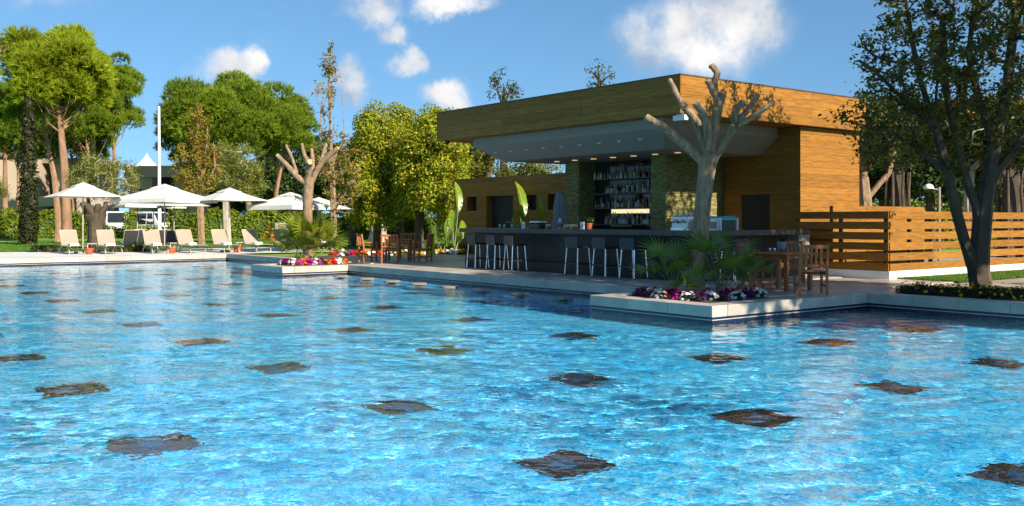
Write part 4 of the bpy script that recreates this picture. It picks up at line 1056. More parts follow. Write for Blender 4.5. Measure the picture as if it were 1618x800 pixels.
def broad_crown(lobes, dens, L, W, col, pal, seed, up=.35):
    g_ = np.random.default_rng(seed); C, Nn, K = [], [], []
    for c, r_ in lobes:
        n = int(dens*r_*r_)+8; d = unit(g_.normal(size=(n, 3))); rr = r_*g_.uniform(.5, 1.08, n)[:, None]
        C.append(np.array(c)+d*rr); Nn.append(d+g_.normal(0, .55, (n, 3))+np.array([0, 0, up])); K.append(np.full(n, g_.uniform(.75, 1.2)))
    C = np.concatenate(C); Nn = np.concatenate(Nn); K = np.concatenate(K)
    return leaf_cards('leaves', C, Nn, L, W, tint(len(C), col, .28, .16, pal)*K[:, None])
def broad(x, D, cx, cy, rx, ry, label, seed, col=None, pal=None, n=46, L=.17, W=.10, dens=420, trunk=.2, bark='darkbark', name='leafy_tree', grp=None, rl=.30, depth_=.8, under=-.8):
    k = D/FP; base = ground_at(x, D); c = at(cx, cy, D); R_ = rx*k; Z = ry*k; rg = random.Random(seed)
    t_ = thing(name, label, 'tree', (base.x, base.y, -.08), group=grp)
    lobes = make_lobes(c, R_, R_*depth_, Z, n, min(R_, Z)*rl, seed, under)
    s = MB(); top = Vector((c.x, c.y, c.z+Z*.3)); fk = Vector((base.x, base.y, max(.8, c.z-Z*.75)))
    s.tube([(base.x, base.y, -.08), tuple(fk), tuple(top)], [trunk*1.2, trunk, trunk*.25], 8, jit=.06, rg=rg)
    for lc, lr in lobes[::2]:
        f = rg.uniform(.0, .8); st0 = fk+(top-fk)*f; e_ = Vector(lc)
        s.tube([tuple(st0), tuple((st0+e_)/2+Vector((0, 0, .1))), tuple(e_)], [trunk*.4, trunk*.25, trunk*.08], 5, cap=False)
    s.build('trunk', M[bark], t_)
    me = broad_crown(lobes, dens, L, W, col, pal, seed); me.transform(Matrix.Translation(-wloc(t_))); link('crown', me, M['leaf'], t_)
    return t_
YG = [(.32, .36, .012), (.25, .30, .012), (.36, .38, .016), (.17, .23, .012), (.40, .31, .02)]
broad(596, 47, 594, 275, 58, 108, 'bright yellow-green leafy tree on the lawn behind the far table', 21, pal=YG, n=110, L=.14, W=.09, dens=1000)
broad(662, 45, 682, 270, 66, 110, 'bright yellow-green leafy tree on the lawn nearest the bar roof', 22, pal=YG, n=120, L=.14, W=.09, dens=1000)
broad(632, 49, 634, 268, 56, 108, 'bright yellow-green leafy tree between its two neighbours on the lawn', 24, pal=YG, n=90, L=.14, W=.09, dens=900)
broad(556, 52, 560, 290, 34, 70, 'darker leafy tree behind the left pollarded tree', 23, pal=[(.05, .085, .012), (.07, .10, .012), (.10, .11, .012)], n=30, dens=420)
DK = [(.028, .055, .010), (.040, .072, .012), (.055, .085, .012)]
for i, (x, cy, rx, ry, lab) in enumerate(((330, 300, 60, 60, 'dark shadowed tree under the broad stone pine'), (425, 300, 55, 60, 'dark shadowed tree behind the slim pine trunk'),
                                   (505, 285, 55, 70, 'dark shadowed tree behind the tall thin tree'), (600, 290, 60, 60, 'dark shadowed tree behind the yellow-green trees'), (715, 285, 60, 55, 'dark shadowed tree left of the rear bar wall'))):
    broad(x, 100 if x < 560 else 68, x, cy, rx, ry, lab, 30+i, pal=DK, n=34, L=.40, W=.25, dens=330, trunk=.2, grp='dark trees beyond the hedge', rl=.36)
GR = [(.12, .16, .010), (.12, .15, .010), (.16, .17, .012), (.22, .13, .02)]
broad(770, 50, 775, 262, 42, 36, 'leafy tree showing above the rear bar wall on the left', 41, pal=GR, n=30, dens=420, grp='trees behind the rear wall')
broad(850, 52, 845, 268, 48, 34, 'leafy tree showing above the rear bar wall beside the pillar', 42, pal=GR, n=30, dens=420, grp='trees behind the rear wall')
broad(795, 62, 796, 150, 32, 45, 'treetop rising over the middle of the bar roof', 43, pal=[(.05, .075, .012), (.07, .09, .012), (.10, .085, .02)], n=20, L=.2, W=.1, dens=210, rl=.3)
broad(945, 60, 947, 128, 30, 40, 'sparse treetop rising over the right half of bar roof', 44, pal=[(.08, .10, .015), (.11, .12, .02), (.16, .13, .03)], n=22, L=.18, W=.09, dens=90, rl=.3)
# cypress and ivy columns
def column(x, D, y0, y1, w, label, seed, pal, name='cypress_tree', cat='tree', w_top=.3, w_mid=1.0, w_bot=.9):
    k = D/FP; base = ground_at(x, D); zt = CH-(y0-HZ)*k; n = 5200; g_ = np.random.default_rng(seed)
    t_ = thing(name, label, cat, (base.x, base.y, -.08))
    f = g_.uniform(0, 1, n); prof = np.interp(f, [0, .3, .7, .93, 1], [w_bot, w_mid, w_mid*.75, w_top, .05])*w*k/2
    a = g_.uniform(0, 6.28, n); rr = prof*g_.uniform(.6, 1.1, n)*(1+.15*np.sin(a*3+f*25))
    C = np.stack([base.x+rr*np.cos(a), base.y+rr*np.sin(a), f*zt], 1); Nn = np.stack([np.cos(a), np.sin(a), np.full(n, .4)], 1)+g_.normal(0, .5, (n, 3))
    me = leaf_cards('leaves', C, Nn, .22, .10, tint(n, None, .3, .15, pal), hang=-.6); me.transform(Matrix.Translation(-wloc(t_))); link('crown', me, M['leaf'], t_)
    s = MB(); s.tube([(base.x, base.y, -.08), (base.x, base.y, zt*.5), (base.x, base.y, zt*.93)], [w*k*.32, w*k*.24, .03], 8); s.build('trunk', M['darkbark'], t_)
column(45, 57, 128, 374, 27, 'tall narrow dark cypress column left of the tallest pine', 51, [(.020, .030, .008), (.035, .045, .010), (.06, .06, .012)], w_top=.35, w_mid=1.0)
column(147, 62, 215, 374, 13, 'slim ivy covered column behind the first olive tree', 52, [(.05, .07, .012), (.07, .085, .014)], name='ivy_column', cat='plant')
column(696, 80, 171, 360, 7, 'thin cypress tip above the left end of the bar roof', 53, [(.06, .07, .012), (.08, .08, .014)])

def fine_tree(name, label, D, stems_px, ell, npts, per, L, W, pal, bark, stem_r, seed, spread=.1, r_tip=.012, step=.4, dz=None, leafm='leaf', hang=.3, grp=None, shell=.35, side=.45):
    """tree with drawn stems (pixel polylines at distance D) and twigs filling ellipses (pixel cx, cy, rx, ry)"""
    rg = random.Random(seed); k = D/FP; off = dz or 0
    st_ = []
    for q in stems_px: st_.append([tuple(at(p[0], p[1], D+(p[2] if len(p) > 2 else 0))) for p in q])
    b = st_[0][0]; st_[0][0] = (b[0], b[1], -.09)
    t_ = thing(name, label, 'tree', (b[0], b[1], -.09), group=grp); pts = []
    tot = sum(e_[2]*e_[3] for e_ in ell)
    for cx, cy, rx, ry in ell:
        c = at(cx, cy, D); n = int(npts*rx*ry/tot); pts += list(ellip_pts(c, rx*k, rx*k*.9, ry*k, n, shell))
    nodes, par, rad, nst, sid = colonize(st_, pts, r_tip, .5, step=step, seed=seed)
    z0 = 0; zt = max(p[2] for p in pts)
    s = MB(); skeleton_mesh(s, nodes, par, rad, stem_r=(lambda p: stem_r*max(.22, 1-.85*p[2]/zt)), nst=nst, sid=sid, side=side)
    s.build('trunk', M[bark], t_)
    C = twig_leaves(nodes, par, nst, per, spread); Nn = nr.normal(0, .6, C.shape)+np.array([0, 0, .7])
    me = leaf_cards('leaves', C, Nn, L, W, tint(len(C), None, .28, .15, pal), hang=hang); me.transform(Matrix.Translation(-wloc(t_))); link('crown', me, M[leafm], t_)
    return t_
# the big dark tree at the right, in the marigold bed
BT = 19.4
BIG = fine_tree('shade_tree', 'large dark leaved multi-stemmed tree in the marigold bed at right', BT,
    [[(1552, 462), (1546, 425), (1552, 350), (1560, 290), (1572, 230), (1590, 150), (1600, 60), (1610, -40)],
     [(1546, 425), (1525, 385), (1510, 330), (1497, 270), (1478, 200), (1455, 130), (1440, 60), (1432, 0)],
     [(1552, 350), (1532, 300), (1517, 250), (1505, 190), (1490, 120), (1490, 30)],
     [(1560, 290), (1600, 240), (1640, 180), (1680, 100)], [(1572, 230), (1550, 170), (1530, 90), (1540, 0)],
     [(1478, 200), (1430, 160), (1390, 120)], [(1497, 270), (1440, 230), (1395, 200)]],
    [(1500, 70, 140, 130), (1440, 110, 110, 100), (1420, 215, 80, 60), (1600, 110, 130, 150), (1540, -60, 170, 90), (1350, 205, 35, 45), (1500, 225, 80, 55), (1680, 60, 110, 140)],
    900, 17, .115, .062, [(.11, .13, .018), (.14, .15, .02), (.08, .105, .016), (.20, .14, .024), (.16, .17, .02)], 'darkbark', .13, 61, .085, .0075, .33, shell=.2, side=.55)
# unseen tree added outside the frame on the right to shade the deck
fine_tree('shade_tree', 'second dark leaved tree farther right along the pool edge', 10.6,
    [[(2768, 549), (2768, 200), (2740, -100), (2768, -450), (2768, -900)], [(2768, 0), (2500, -350), (2350, -650)], [(2768, -100), (3000, -400), (3150, -700)]],
    [(2768, -640, 600, 516)], 620, 24, .28, .17, [(.034, .040, .010), (.045, .048, .012)], 'darkbark', .26, 62, .14, .012, .6)
# tall thin sparse tree and slim yellowing trees
fine_tree('slender_tree', 'tall thin sparse tree behind the left pollarded tree', 42,
    [[(527, 400), (527, 330), (524, 260), (522, 190), (520, 130), (524, 75)], [(524, 260), (505, 215), (508, 160)], [(524, 260), (545, 215), (540, 150)], [(527, 330), (555, 290), (575, 250)]],
    [(518, 150, 20, 75), (522, 240, 36, 50), (545, 280, 40, 60), (525, 95, 10, 35)], 210, 8, .17, .085,
    [(.16, .20, .02), (.22, .22, .02), (.28, .20, .03), (.32, .16, .03)], 'bark', .12, 63, .11, .010, .5, side=.28)
fine_tree('slender_tree', 'slim tree with thin yellow and orange leaves behind third parasol', 54,
    [[(319, 389), (317, 345), (316, 300), (312, 250), (312, 205), (314, 172)], [(317, 330), (293, 280), (290, 230)], [(316, 310), (340, 265), (337, 225)], [(316, 300), (325, 250), (328, 200)]],
    [(312, 265, 42, 55), (312, 200, 18, 35)], 260, 20, .16, .08, [(.22, .22, .016), (.30, .25, .02), (.40, .20, .02), (.16, .18, .014)], 'bark', .13, 64, .12, .013, .5)
OL = [(.20, .23, .03), (.25, .27, .04), (.16, .19, .026), (.30, .30, .05)]
fine_tree('olive_tree', 'old olive tree with stout dark pollarded trunk by the first parasol', 49,
    [[(150, 392), (150, 360), (150, 328)], [(150, 328), (140, 300), (135, 270), (130, 250)], [(150, 328), (165, 300), (172, 265)], [(150, 328), (178, 310), (195, 275)], [(150, 328), (185, 320), (210, 290)], [(150, 328), (155, 290), (152, 255)]],
    [(150, 275, 40, 32), (190, 282, 36, 34), (120, 285, 20, 25)], 220, 44, .13, .04, OL, 'palebark', .12, 65, .13, .012, .4)
kk = 49/FP; b = ground_at(150, 49)
s = MB(); s.tube([(b.x, b.y, -.08), (b.x, b.y, .5), (b.x+.04, b.y, .8), (b.x+.02, b.y, 1.1), (b.x, b.y, 1.35), (b.x+.02, b.y, 1.6), (b.x-.03, b.y, 1.85), (b.x, b.y, 2.05), (b.x, b.y, 2.15)], [.42, .34, .32, .33, .38, .50, .54, .44, .25], 13, jit=.16, rg=random.Random(3))
for q_ in range(7):
    a_ = q_*.9; s.tube([(b.x+.25*math.cos(a_), b.y+.25*math.sin(a_), 1.7), (b.x+.55*math.cos(a_), b.y+.55*math.sin(a_), 2.0+.1*(q_ % 3)), (b.x+.62*math.cos(a_), b.y+.62*math.sin(a_), 2.2+.12*(q_ % 2))], [.2, .17, .12], 8, jit=.2, rg=random.Random(q_))
ot = [o for o in bpy.data.objects if o.get('label', '').startswith('old olive')][0]; s.build('stump', M['darkbark'], ot)
fine_tree('olive_tree', 'grey-green olive tree with pale trunk behind the fifth lounger', 60,
    [[(360, 380), (358, 345), (357, 315)], [(357, 315), (345, 280), (340, 250)], [(357, 315), (375, 275), (385, 240)], [(357, 315), (370, 290), (395, 270)]],
    [(370, 262, 44, 42), (395, 285, 28, 34), (345, 270, 28, 36)], 300, 44, .17, .05, OL, 'palebark', .16, 66, .17, .014, .5)
fine_tree('olive_tree', 'small olive at the left edge in front of the beige building', 52,
    [[(-8, 392), (-8, 350), (-5, 320)], [(-5, 320), (0, 300)], [(-5, 320), (-20, 295)]], [(-5, 300, 20, 22)], 60, 22, .12, .035, OL, 'darkbark', .12, 67, .12, .012, .4)
fine_tree('leafy_tree', 'sparse tree reaching in at the top left corner', 24, [[(-170, 437), (-160, 250), (-120, 130), (-60, 70)], [(-120, 130), (-60, 120), (-5, 95)]], [(-55, 85, 70, 48)], 70, 7, .16, .05, [(.12, .15, .02), (.18, .17, .03), (.25, .16, .04)], 'bark', .10, 68, .1, .008, .4)
# pale limbed ficus trees behind the fence
for (nm, lab, D, stems_, r_, sd_, bk) in (
    ('ficus_tree', 'pale smooth limbed ficus behind the big dark tree', 38, [[(1536, 372), (1530, 320), (1533, 268)], [(1533, 268), (1515, 245), (1495, 232), (1470, 200)], [(1533, 268), (1560, 240), (1592, 215), (1590, 160)], [(1533, 268), (1508, 256), (1490, 252)]], .25, 71, 'palebark'),
    ('ficus_tree', 'grey forked ficus trunk beside the right wall of the bar', 34, [[(1372, 378), (1368, 320), (1364, 275)], [(1364, 275), (1362, 240), (1355, 200)], [(1374, 310), (1390, 290), (1404, 275), (1412, 240)]], .30, 72, 'bark'),
    ('ficus_tree', 'ficus with brown shaggy trunk at the right edge of the picture', 37, [[(1602, 372), (1600, 320), (1598, 270), (1604, 200)], [(1600, 300), (1580, 260), (1560, 200)]], .55, 73, 'darkbark'),
    ('ficus_tree', 'ficus with reddish shaggy trunk behind the storage screen', 38, [[(1419, 372), (1419, 320), (1418, 260), (1425, 200)], [(1418, 270), (1440, 230), (1460, 190)]], .42, 74, 'darkbark')):
    ex = stems_[0][-1]
    fine_tree(nm, lab, D, stems_, [(ex[0], 205, 66, 58)], 170, 22, .2, .11, DK+[(.06, .08, .012)], bk, r_, sd_, .16, .014, .5, grp='ficus trees behind the fence')
for o in [o for o in bpy.data.objects if o.get('label', '').startswith(('ficus with brown', 'ficus with reddish'))]:
    bx = o.location; rr = .55 if 'brown' in o['label'] else .42
    for k in range(7):
        a = k*.9+.3; s = MB(); q = [(bx.x+rr*(1.05+.15*math.sin(z*2+k))*math.cos(a), bx.y+rr*1.05*math.sin(a), z) for z in (-.08, .8, 1.7, 2.6, 3.3)]
        s.tube(q, [.09, .07, .06, .06, .04], 6, jit=.2, rg=rng); s.build('aerial_root', M['darkbark'], o)
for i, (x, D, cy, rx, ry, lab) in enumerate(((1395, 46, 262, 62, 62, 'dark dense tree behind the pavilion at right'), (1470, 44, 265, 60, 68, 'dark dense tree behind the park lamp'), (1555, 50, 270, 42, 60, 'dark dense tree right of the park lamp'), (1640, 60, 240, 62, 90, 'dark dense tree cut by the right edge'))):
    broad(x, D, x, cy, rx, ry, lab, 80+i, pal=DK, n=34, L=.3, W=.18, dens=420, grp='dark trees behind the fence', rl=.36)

# ---------------------------------------------------------------- pollarded trees
def pollard(label, D, trunk, limbs, seed):
    rg = random.Random(seed); k = D/FP
    b = at(trunk[0][0], trunk[0][1], D); t_ = thing('pollarded_tree', label, 'tree', (b.x, b.y, -.03))
    s = MB(); pts = [at(x, y, D) for x, y, r_ in trunk]; pts[0].z = -.03
    def smooth(P, Rr, m=4):
        out, orr = [], []
        for i in range(len(P)-1):
            p0, p1, p2, p3 = P[max(i-1, 0)], P[i], P[i+1], P[min(i+2, len(P)-1)]
            for q in range(m):
                f = q/m; out.append(.5*((2*p1)+(p2-p0)*f+(2*p0-5*p1+4*p2-p3)*f*f+(3*p1-p0-3*p2+p3)*f**3)); orr.append(Rr[i]*(1-f)+Rr[i+1]*f)
        out.append(P[-1]); orr.append(Rr[-1]); return out, orr
    P, Q = smooth(pts, [r_*k for x, y, r_ in trunk], 7); Q = [q_*.82 for q_ in Q]; s.tube(P, Q, 18, jit=.05, rg=rg)
    s.build('trunk', M['bark'], t_)
    for lb in limbs:
        dd = lb[0]; P = [at(x, y, D+dd*(i/(len(lb)-2))) for i, (x, y, r_) in enumerate(lb[1:])]; P, Q = smooth(P, [q[2]*k*.80 for q in lb[1:]], 6)
        Q = [q*(1+rg.uniform(-.07, .10)) for q in Q]; Q[-2] *= 1.10; s = MB(); s.tube(P, Q, 12, jit=.085, rg=rg); l_ = s.build('limb', M['bark'], t_)
        d = (P[-1]-P[-2]).normalized(); s = MB(); s.tube([P[-1]+d*.001, P[-1]+d*.012], [Q[-1]*.86, Q[-1]*.82], 12); s.build('cut_face', M['cutwood'], l_)
        for kx in range(3):                          # knuckles along the limb
            i = rg.randrange(2, len(P)-1); c = P[i]+Vector((rg.uniform(-1, 1), rg.uniform(-1, 1), rg.uniform(-1, 1)))*Q[i]*.62; rr = Q[i]*.42
            s = MB(); s.lathe([(rr*.3, -rr), (rr*.85, -rr*.5), (rr, 0), (rr*.85, rr*.5), (rr*.3, rr)], 8, tuple(c)); s.build('knot', M['bark'], l_)
    return t_
pollard('grey pollarded tree with sawn limbs in the near planter before the bar', 18.5,
    [(1098, 462, 19), (1101, 430, 17.5), (1106, 380, 16), (1111, 320, 15.5), (1116, 275, 16.5), (1120, 245, 19)],
    [(-.3, (1112, 258, 10), (1090, 236, 9.5), (1062, 212, 8.5), (1042, 197, 7.5), (1021, 185, 6.5)),
     (.2, (1116, 250, 10), (1108, 215, 9.5), (1096, 186, 9), (1083, 171, 8), (1076, 162, 7)),
     (.5, (1080, 170, 6), (1070, 152, 6), (1064, 138, 5.5), (1058, 127, 5)),
     (-.4, (1118, 248, 9), (1118, 205, 8), (1110, 178, 8), (1099, 162, 7)),
     (.1, (1124, 248, 10.5), (1128, 205, 9.5), (1134, 170, 9.5), (1141, 148, 8.5)),
     (-.2, (1136, 165, 7.5), (1127, 145, 6.5), (1118, 127, 5.5)), (.1, (1130, 148, 6.5), (1129, 130, 6.5), (1133, 116, 6.5), (1123, 103, 5.5)),
     (.2, (1128, 250, 10), (1148, 218, 8.5), (1163, 198, 7.5), (1168, 184, 6.5)), (-.3, (1160, 192, 6.5), (1163, 176, 6), (1174, 160, 5.5)),
     (.3, (1165, 194, 6), (1183, 172, 5.5), (1197, 151, 5)), (.1, (1164, 200, 6), (1195, 181, 5.5), (1222, 161, 5)), (-.5, (1132, 246, 7), (1146, 222, 5), (1158, 198, 4.5))], 5)
pollard('sunlit pale pollarded tree in the far planter by the left palm', 31.6,
    [(487, 416, 11), (487, 390, 9.5), (486, 340, 9), (487, 300, 9.5), (489, 280, 11)],
    [(-.3, (485, 292, 6), (468, 278, 5.5), (452, 260, 5), (437, 245, 4)), (.3, (470, 278, 3.5), (462, 252, 3), (452, 230, 2.5)),
     (.1, (489, 285, 6.5), (486, 258, 5), (481, 245, 4), (477, 228, 3)), (.4, (490, 282, 6), (494, 258, 4.5), (492, 236, 3)),
     (-.2, (493, 285, 6.5), (505, 262, 5.5), (520, 246, 5), (534, 234, 4)), (.3, (500, 272, 5), (508, 252, 4), (515, 228, 3.5)), (-.4, (487, 280, 6), (488, 262, 7), (490, 256, 6))], 6)

# ---------------------------------------------------------------- palms and other plants
def fan_leaf(seed, col):
    rg = random.Random(seed); n = 17; V = []; cols = []
    L, sp = rg.uniform(.42, .54), R(100)
    pl = rg.uniform(.5, .95)
    for i in range(n):
        a = -sp+2*sp*i/(n-1); l = L*(1-.25*(abs(a)/sp)**2)*rg.uniform(.9, 1.05); d = Vector((math.sin(a), math.cos(a), .0)); s_ = Vector((math.cos(a), -math.sin(a), 0)); w = .026
        o = Vector((0, pl, 0)); up = Vector((0, 0, 1)); dr = -.10*l-.12*(abs(a)/sp)*l
        p0, p1, p2 = o, o+d*l*.5+up*(.02), o+d*l+up*dr
        V += [p0-s_*.006, p0+s_*.006, p1+s_*w*.85+up*.008, p1-s_*w*.85+up*.008, p1-s_*w*.85+up*.008, p1+s_*w*.85+up*.008, p2+s_*.002, p2-s_*.002]
        cols += [col, col]
    me = fast_mesh('leaf', np.array([tuple(v) for v in V]), 4, np.array(cols)*np.array([[rg.uniform(.8, 1.2)] for _ in cols]))
    return me, pl
def palm(name, label, loc, nleaf, size, pal, seed, tilt=(8, 62)):
    rg = random.Random(seed); t_ = thing(name, label, 'palm', loc, group='low fan palms in the planters')
    va = [fan_leaf(seed*10+i, pal[i % len(pal)]) for i in range(6)]
    for me, pl in va: me.materials.append(M['glossleaf'])
    stems = {}
    for i in range(nleaf):
        me, pl = va[i % 6]; o = link('leaf', me, None, t_); f = (i+.5)/nleaf; a = i*2.39996
        o.rotation_euler = (R(90-(tilt[0]+(tilt[1]-tilt[0])*f)), R(rg.uniform(-20, 20)), a); sc = size*rg.uniform(.8, 1.12); o.scale = (sc, sc, sc); o.location = (rg.uniform(-.04, .04), rg.uniform(-.04, .04), .08)
        if i % 6 not in stems:
            q = MB(); q.tube([(0, 0, 0), (0, pl*.5, .012), (0, pl, 0)], [.011, .008, .006], 5); sm = q.mesh('petiole'); sm.materials.append(mat('palm_stem_%d_%d' % (seed, i), tuple(c*1.15 for c in pal[0]), .5)); stems[i % 6] = sm
        link('petiole', stems[i % 6], None, o)
    s = MB(); s.tube([(0, 0, -.05), (0, 0, .12), (0, 0, .2)], [.09, .10, .05], 9, jit=.1, rg=rg); s.build('trunk', M['pinebark'], t_, False)
PG = [(.13, .20, .03), (.16, .23, .03), (.11, .175, .028), (.20, .24, .04)]
PY = [(.20, .24, .016), (.24, .26, .02), (.15, .20, .016)]
for x, y, nl, sz, sd_, lab in ((1062, 462, 11, .95, 3, 'fan palm left of the near pollarded trunk'), (1140, 463, 12, 1.12, 4, 'taller fan palm right of the near pollarded trunk'), (1172, 462, 7, .75, 5, 'small fan palm beside the near teak table'), (1090, 470, 8, .55, 9, 'short young fan palm at the foot of the near trunk')):
    p = G(x, y); palm('fan_palm', lab, (p.x, p.y, -.02), nl, sz, PG, sd_)
for x, y, nl, sz, sd_, lab in ((492, 415, 24, 1.45, 6, 'yellow-green palm in the far planter beside the pale trunk'), (470, 415, 12, 1.1, 7, 'smaller palm left of the pale trunk in far planter')):
    p = G(x, y); palm('fan_palm', lab, (p.x, p.y, -.02), nl, sz, PY, sd_)
facing = math.degrees(math.atan2(SN, CS))
def paddle_leaf(L, W, stem, bend, col, seed):
    rg = random.Random(seed); n = 16; V = []; cols = []
    def pt(f, u_):        # f along the leaf, u across
        w = W*math.sin(math.pi*min(1, f*.93+.06))**.7*(1 if f < .96 else .4)
        z = stem+L*f*math.cos(bend*f); y = L*f*math.sin(bend*f)*.9
        return Vector((u_*w, y-abs(u_)*w*.35, z))
    for i in range(n):
        f0, f1 = i/n, (i+1)/n
        for a, b in ((-1, -.5), (-.5, -.07), (-.07, .07), (.07, .5), (.5, 1)):
            g0 = (rg.random() < .25)*rg.uniform(.0, .022)*abs(a+b)*.6; d0 = rg.uniform(-.015, .03)*(abs(a) > .6 or abs(b) > .6)
            q0, q1, q2, q3 = pt(f0, a), pt(f0, b), pt(f1-g0, b), pt(f1-g0, a)
            if abs(a) > .6: q0.z -= d0*W*2; q3.z -= d0*W*2; q0.y -= d0; q3.y -= d0
            if abs(b) > .6: q1.z -= d0*W*2; q2.z -= d0*W*2; q1.y -= d0; q2.y -= d0
            V += [q0, q1, q2, q3]; mid_ = abs(a+b) < .05; cols.append([c*rg.uniform(.75, 1.2)*(1.5 if mid_ else 1) for c in col])
    return fast_mesh('leaf', np.array([tuple(v) for v in V]), 4, np.array(cols))
def banana(label, loc, leaves, seed, col=(.21, .30, .02)):
    rg = random.Random(seed); t_ = thing('banana_plant', label, 'plant', loc, group='banana plants round the bar')
    sm = mat('banana_stem_%d' % seed, (.10, .16, .02), .5)
    for i, (L, W, stem, bend, tilt, roll, az) in enumerate(leaves):
        me = paddle_leaf(L, W, stem, bend, col, seed*7+i); me.materials.append(M['glossleaf']); o = link('leaf', me, None, t_); o.rotation_euler = (R(-tilt), R(roll), R(facing+az)); o.location = (.04*math.cos(i), .04*math.sin(i), 0)
        q = MB(); q.tube([(0, 0, 0), (0, 0, stem*.6), (0, 0, stem+L*.1), (0, L*.5*math.sin(bend*.5)*.9, stem+L*.5*math.cos(bend*.5))], [.035, .025, .016, .006], 6); q.build('stem', sm, o, False)
p = G(716, 401); banana('tall banana plant with upright pale leaf left of the rear wall', (p.x, p.y, -.07), [(1.45, .2, 1.85, .35, 4, 10, 40), (1.15, .22, 1.0, .3, 4, -4, -20), (1.1, .2, .7, .4, 8, 26, 30), (.9, .17, .6, .5, 10, -30, 150)], 3)
p = G(699, 401); banana('low banana plant at the lawn edge left of the rear wall', (p.x, p.y, -.07), [(1.0, .19, .8, .3, 4, 12, 15), (.95, .18, .6, .4, 8, -24, -20), (.7, .14, .4, .6, 12, 30, 40)], 4, (.12, .2, .02))
banana('large banana plant with one torn upright leaf behind the counter', (onY(818, 23.2), 23.2, 0), [(1.75, .23, 1.5, .45, 4, 11, 40), (1.35, .2, 1.5, 1.5, 10, -28, -55), (1.15, .2, 1.1, .6, 8, 22, 50), (1.0, .18, .9, .8, 14, -20, 130)], 5)
banana('short banana plant behind the counter beside the grey parasol', (onY(850, 23.0), 23.0, 0), [(1.2, .2, 1.2, .3, 3, 7, 35), (1.0, .18, 1.0, .9, 14, -35, -50)], 6)

# flowers: one clump each
def clump(name, label, loc, r_, hgt, petal, n, grp, leafcol=(.03, .065, .012), ps=.05, centre=None, flat=.5, nl=170):
    t_ = thing(name, label, 'flowers', loc, group=grp)
    C = unit(nr.normal(size=(nl, 3)))*nr.uniform(.4, 1, (nl, 1))*np.array([r_, r_, hgt*.75]); C[:, 2] = np.abs(C[:, 2])
    link('foliage', leaf_cards('foliage', C, C+np.array([0, 0, .05]), .07, .035, tint(nl, leafcol, .35)), M['leaf'], t_)
    d = unit(nr.normal(size=(n, 3))); d[:, 2] = np.abs(d[:, 2]); P = d*np.array([r_*1.03, r_*1.03, hgt])*nr.uniform(.85, 1.08, (n, 1))
    Nn = unit(d+nr.normal(0, .3, (n, 3))+np.array([0, 0, .4])); k = 5; T = unit(np.cross(Nn, nr.normal(size=(n, 3)))); S = np.cross(Nn, T); V = []; cols = []
    for e_ in range(k):
        a = 2*math.pi*e_/k; D_ = T*math.cos(a)+S*math.sin(a); E_ = np.cross(Nn, D_)
        q = np.empty((n, 4, 3)); q[:, 0] = P; q[:, 1] = P+D_*ps*.6+E_*ps*.42+Nn*ps*.2; q[:, 2] = P+D_*ps*1.0+Nn*ps*.1; q[:, 3] = P+D_*ps*.6-E_*ps*.42+Nn*ps*.2; V.append(q); cols.append(tint(n, petal, .2, .1))
    link('blossoms', fast_mesh('blossoms', np.concatenate(V).reshape(-1, 3), 4, np.concatenate(cols)), M['petal'], t_)
    return t_
ORDX = tuple('fifteenth sixteenth seventeenth eighteenth nineteenth twentieth twenty-first twenty-second twenty-third twenty-fourth twenty-fifth twenty-sixth'.split())
FC = {'purple': (.11, .005, .10), 'red': (.55, .015, .012), 'white': (.80, .80, .76), 'magenta': (.45, .01, .22), 'orange': (.62, .14, .01), 'yellow': (.75, .42, .01)}
near = [('purple', 1003, 466), ('purple', 1018, 466), ('red', 1036, 468.5), ('white', 1042, 471), ('red', 1052, 470), ('purple', 1063, 470), ('red', 1076, 473), ('white', 1087, 474), ('purple', 1106, 475), ('white', 1124, 474), ('red', 1120, 468),
        ('purple', 1140, 474), ('purple', 1148, 470), ('red', 1157, 468), ('white', 1165, 472), ('orange', 1168, 466), ('purple', 1182, 469), ('white', 1199, 468), ('magenta', 1072, 473), ('white', 996, 464)]
cn = {}
for c, x, y in near:
    p = G(x, y-1.0); p.x = min(max(p.x, -12.8), -10.9); p.y = max(p.y, 12.75); cn[c] = cn.get(c, 0)+1
    clump('flower_clump', '%s petunia clump, %s of its colour from the left in the near planter' % (c, ORD[cn[c]-1]), (p.x, p.y, -.02), .15, .16, FC[c], 40, 'flowers in the near planter', ps=.036)
cn = {}
for c, x, y in [('white', 437, 417.3), ('magenta', 446, 418.2), ('magenta', 455, 419), ('white', 464, 419), ('magenta', 471, 419), ('orange', 480, 418.8), ('magenta', 489, 418.8), ('white', 498, 418.6), ('magenta', 508, 418.5), ('orange', 517, 418.2), ('red', 526, 418), ('white', 534, 417.8), ('orange', 541, 417.5)]:
    p = G(x, y-1.2); cn[c] = cn.get(c, 0)+1; p.x = min(max(p.x, -28.7), -27.35); p.y = min(max(p.y, 12.75), 15.3)
    clump('flower_clump', '%s flower clump, %s of its colour from the left in the far planter' % (c, ORD[cn[c]-1]), (p.x, p.y, -.02), .19, .2, FC[c], 30, 'flowers in the far planter', ps=.06)
cn = {}
for i, x in enumerate(range(530, 735, 11)):
    c = ('red', 'white', 'magenta', 'red', 'orange', 'white')[i % 6] if x < 600 else ('yellow', 'white', 'white')[i % 3]
    cn[c] = cn.get(c, 0)+1; p = G(x, 403.5-.01*(x-530)); 
    clump('flower_clump', '%s flower clump, %s of its colour along the bed behind the far table' % (c, ORD[cn[c]-1]), (p.x, p.y, -.02), .24, .24, FC[c], 22, 'flowers in the bed behind the far table', ps=.07, leafcol=(.05, .075, .012))
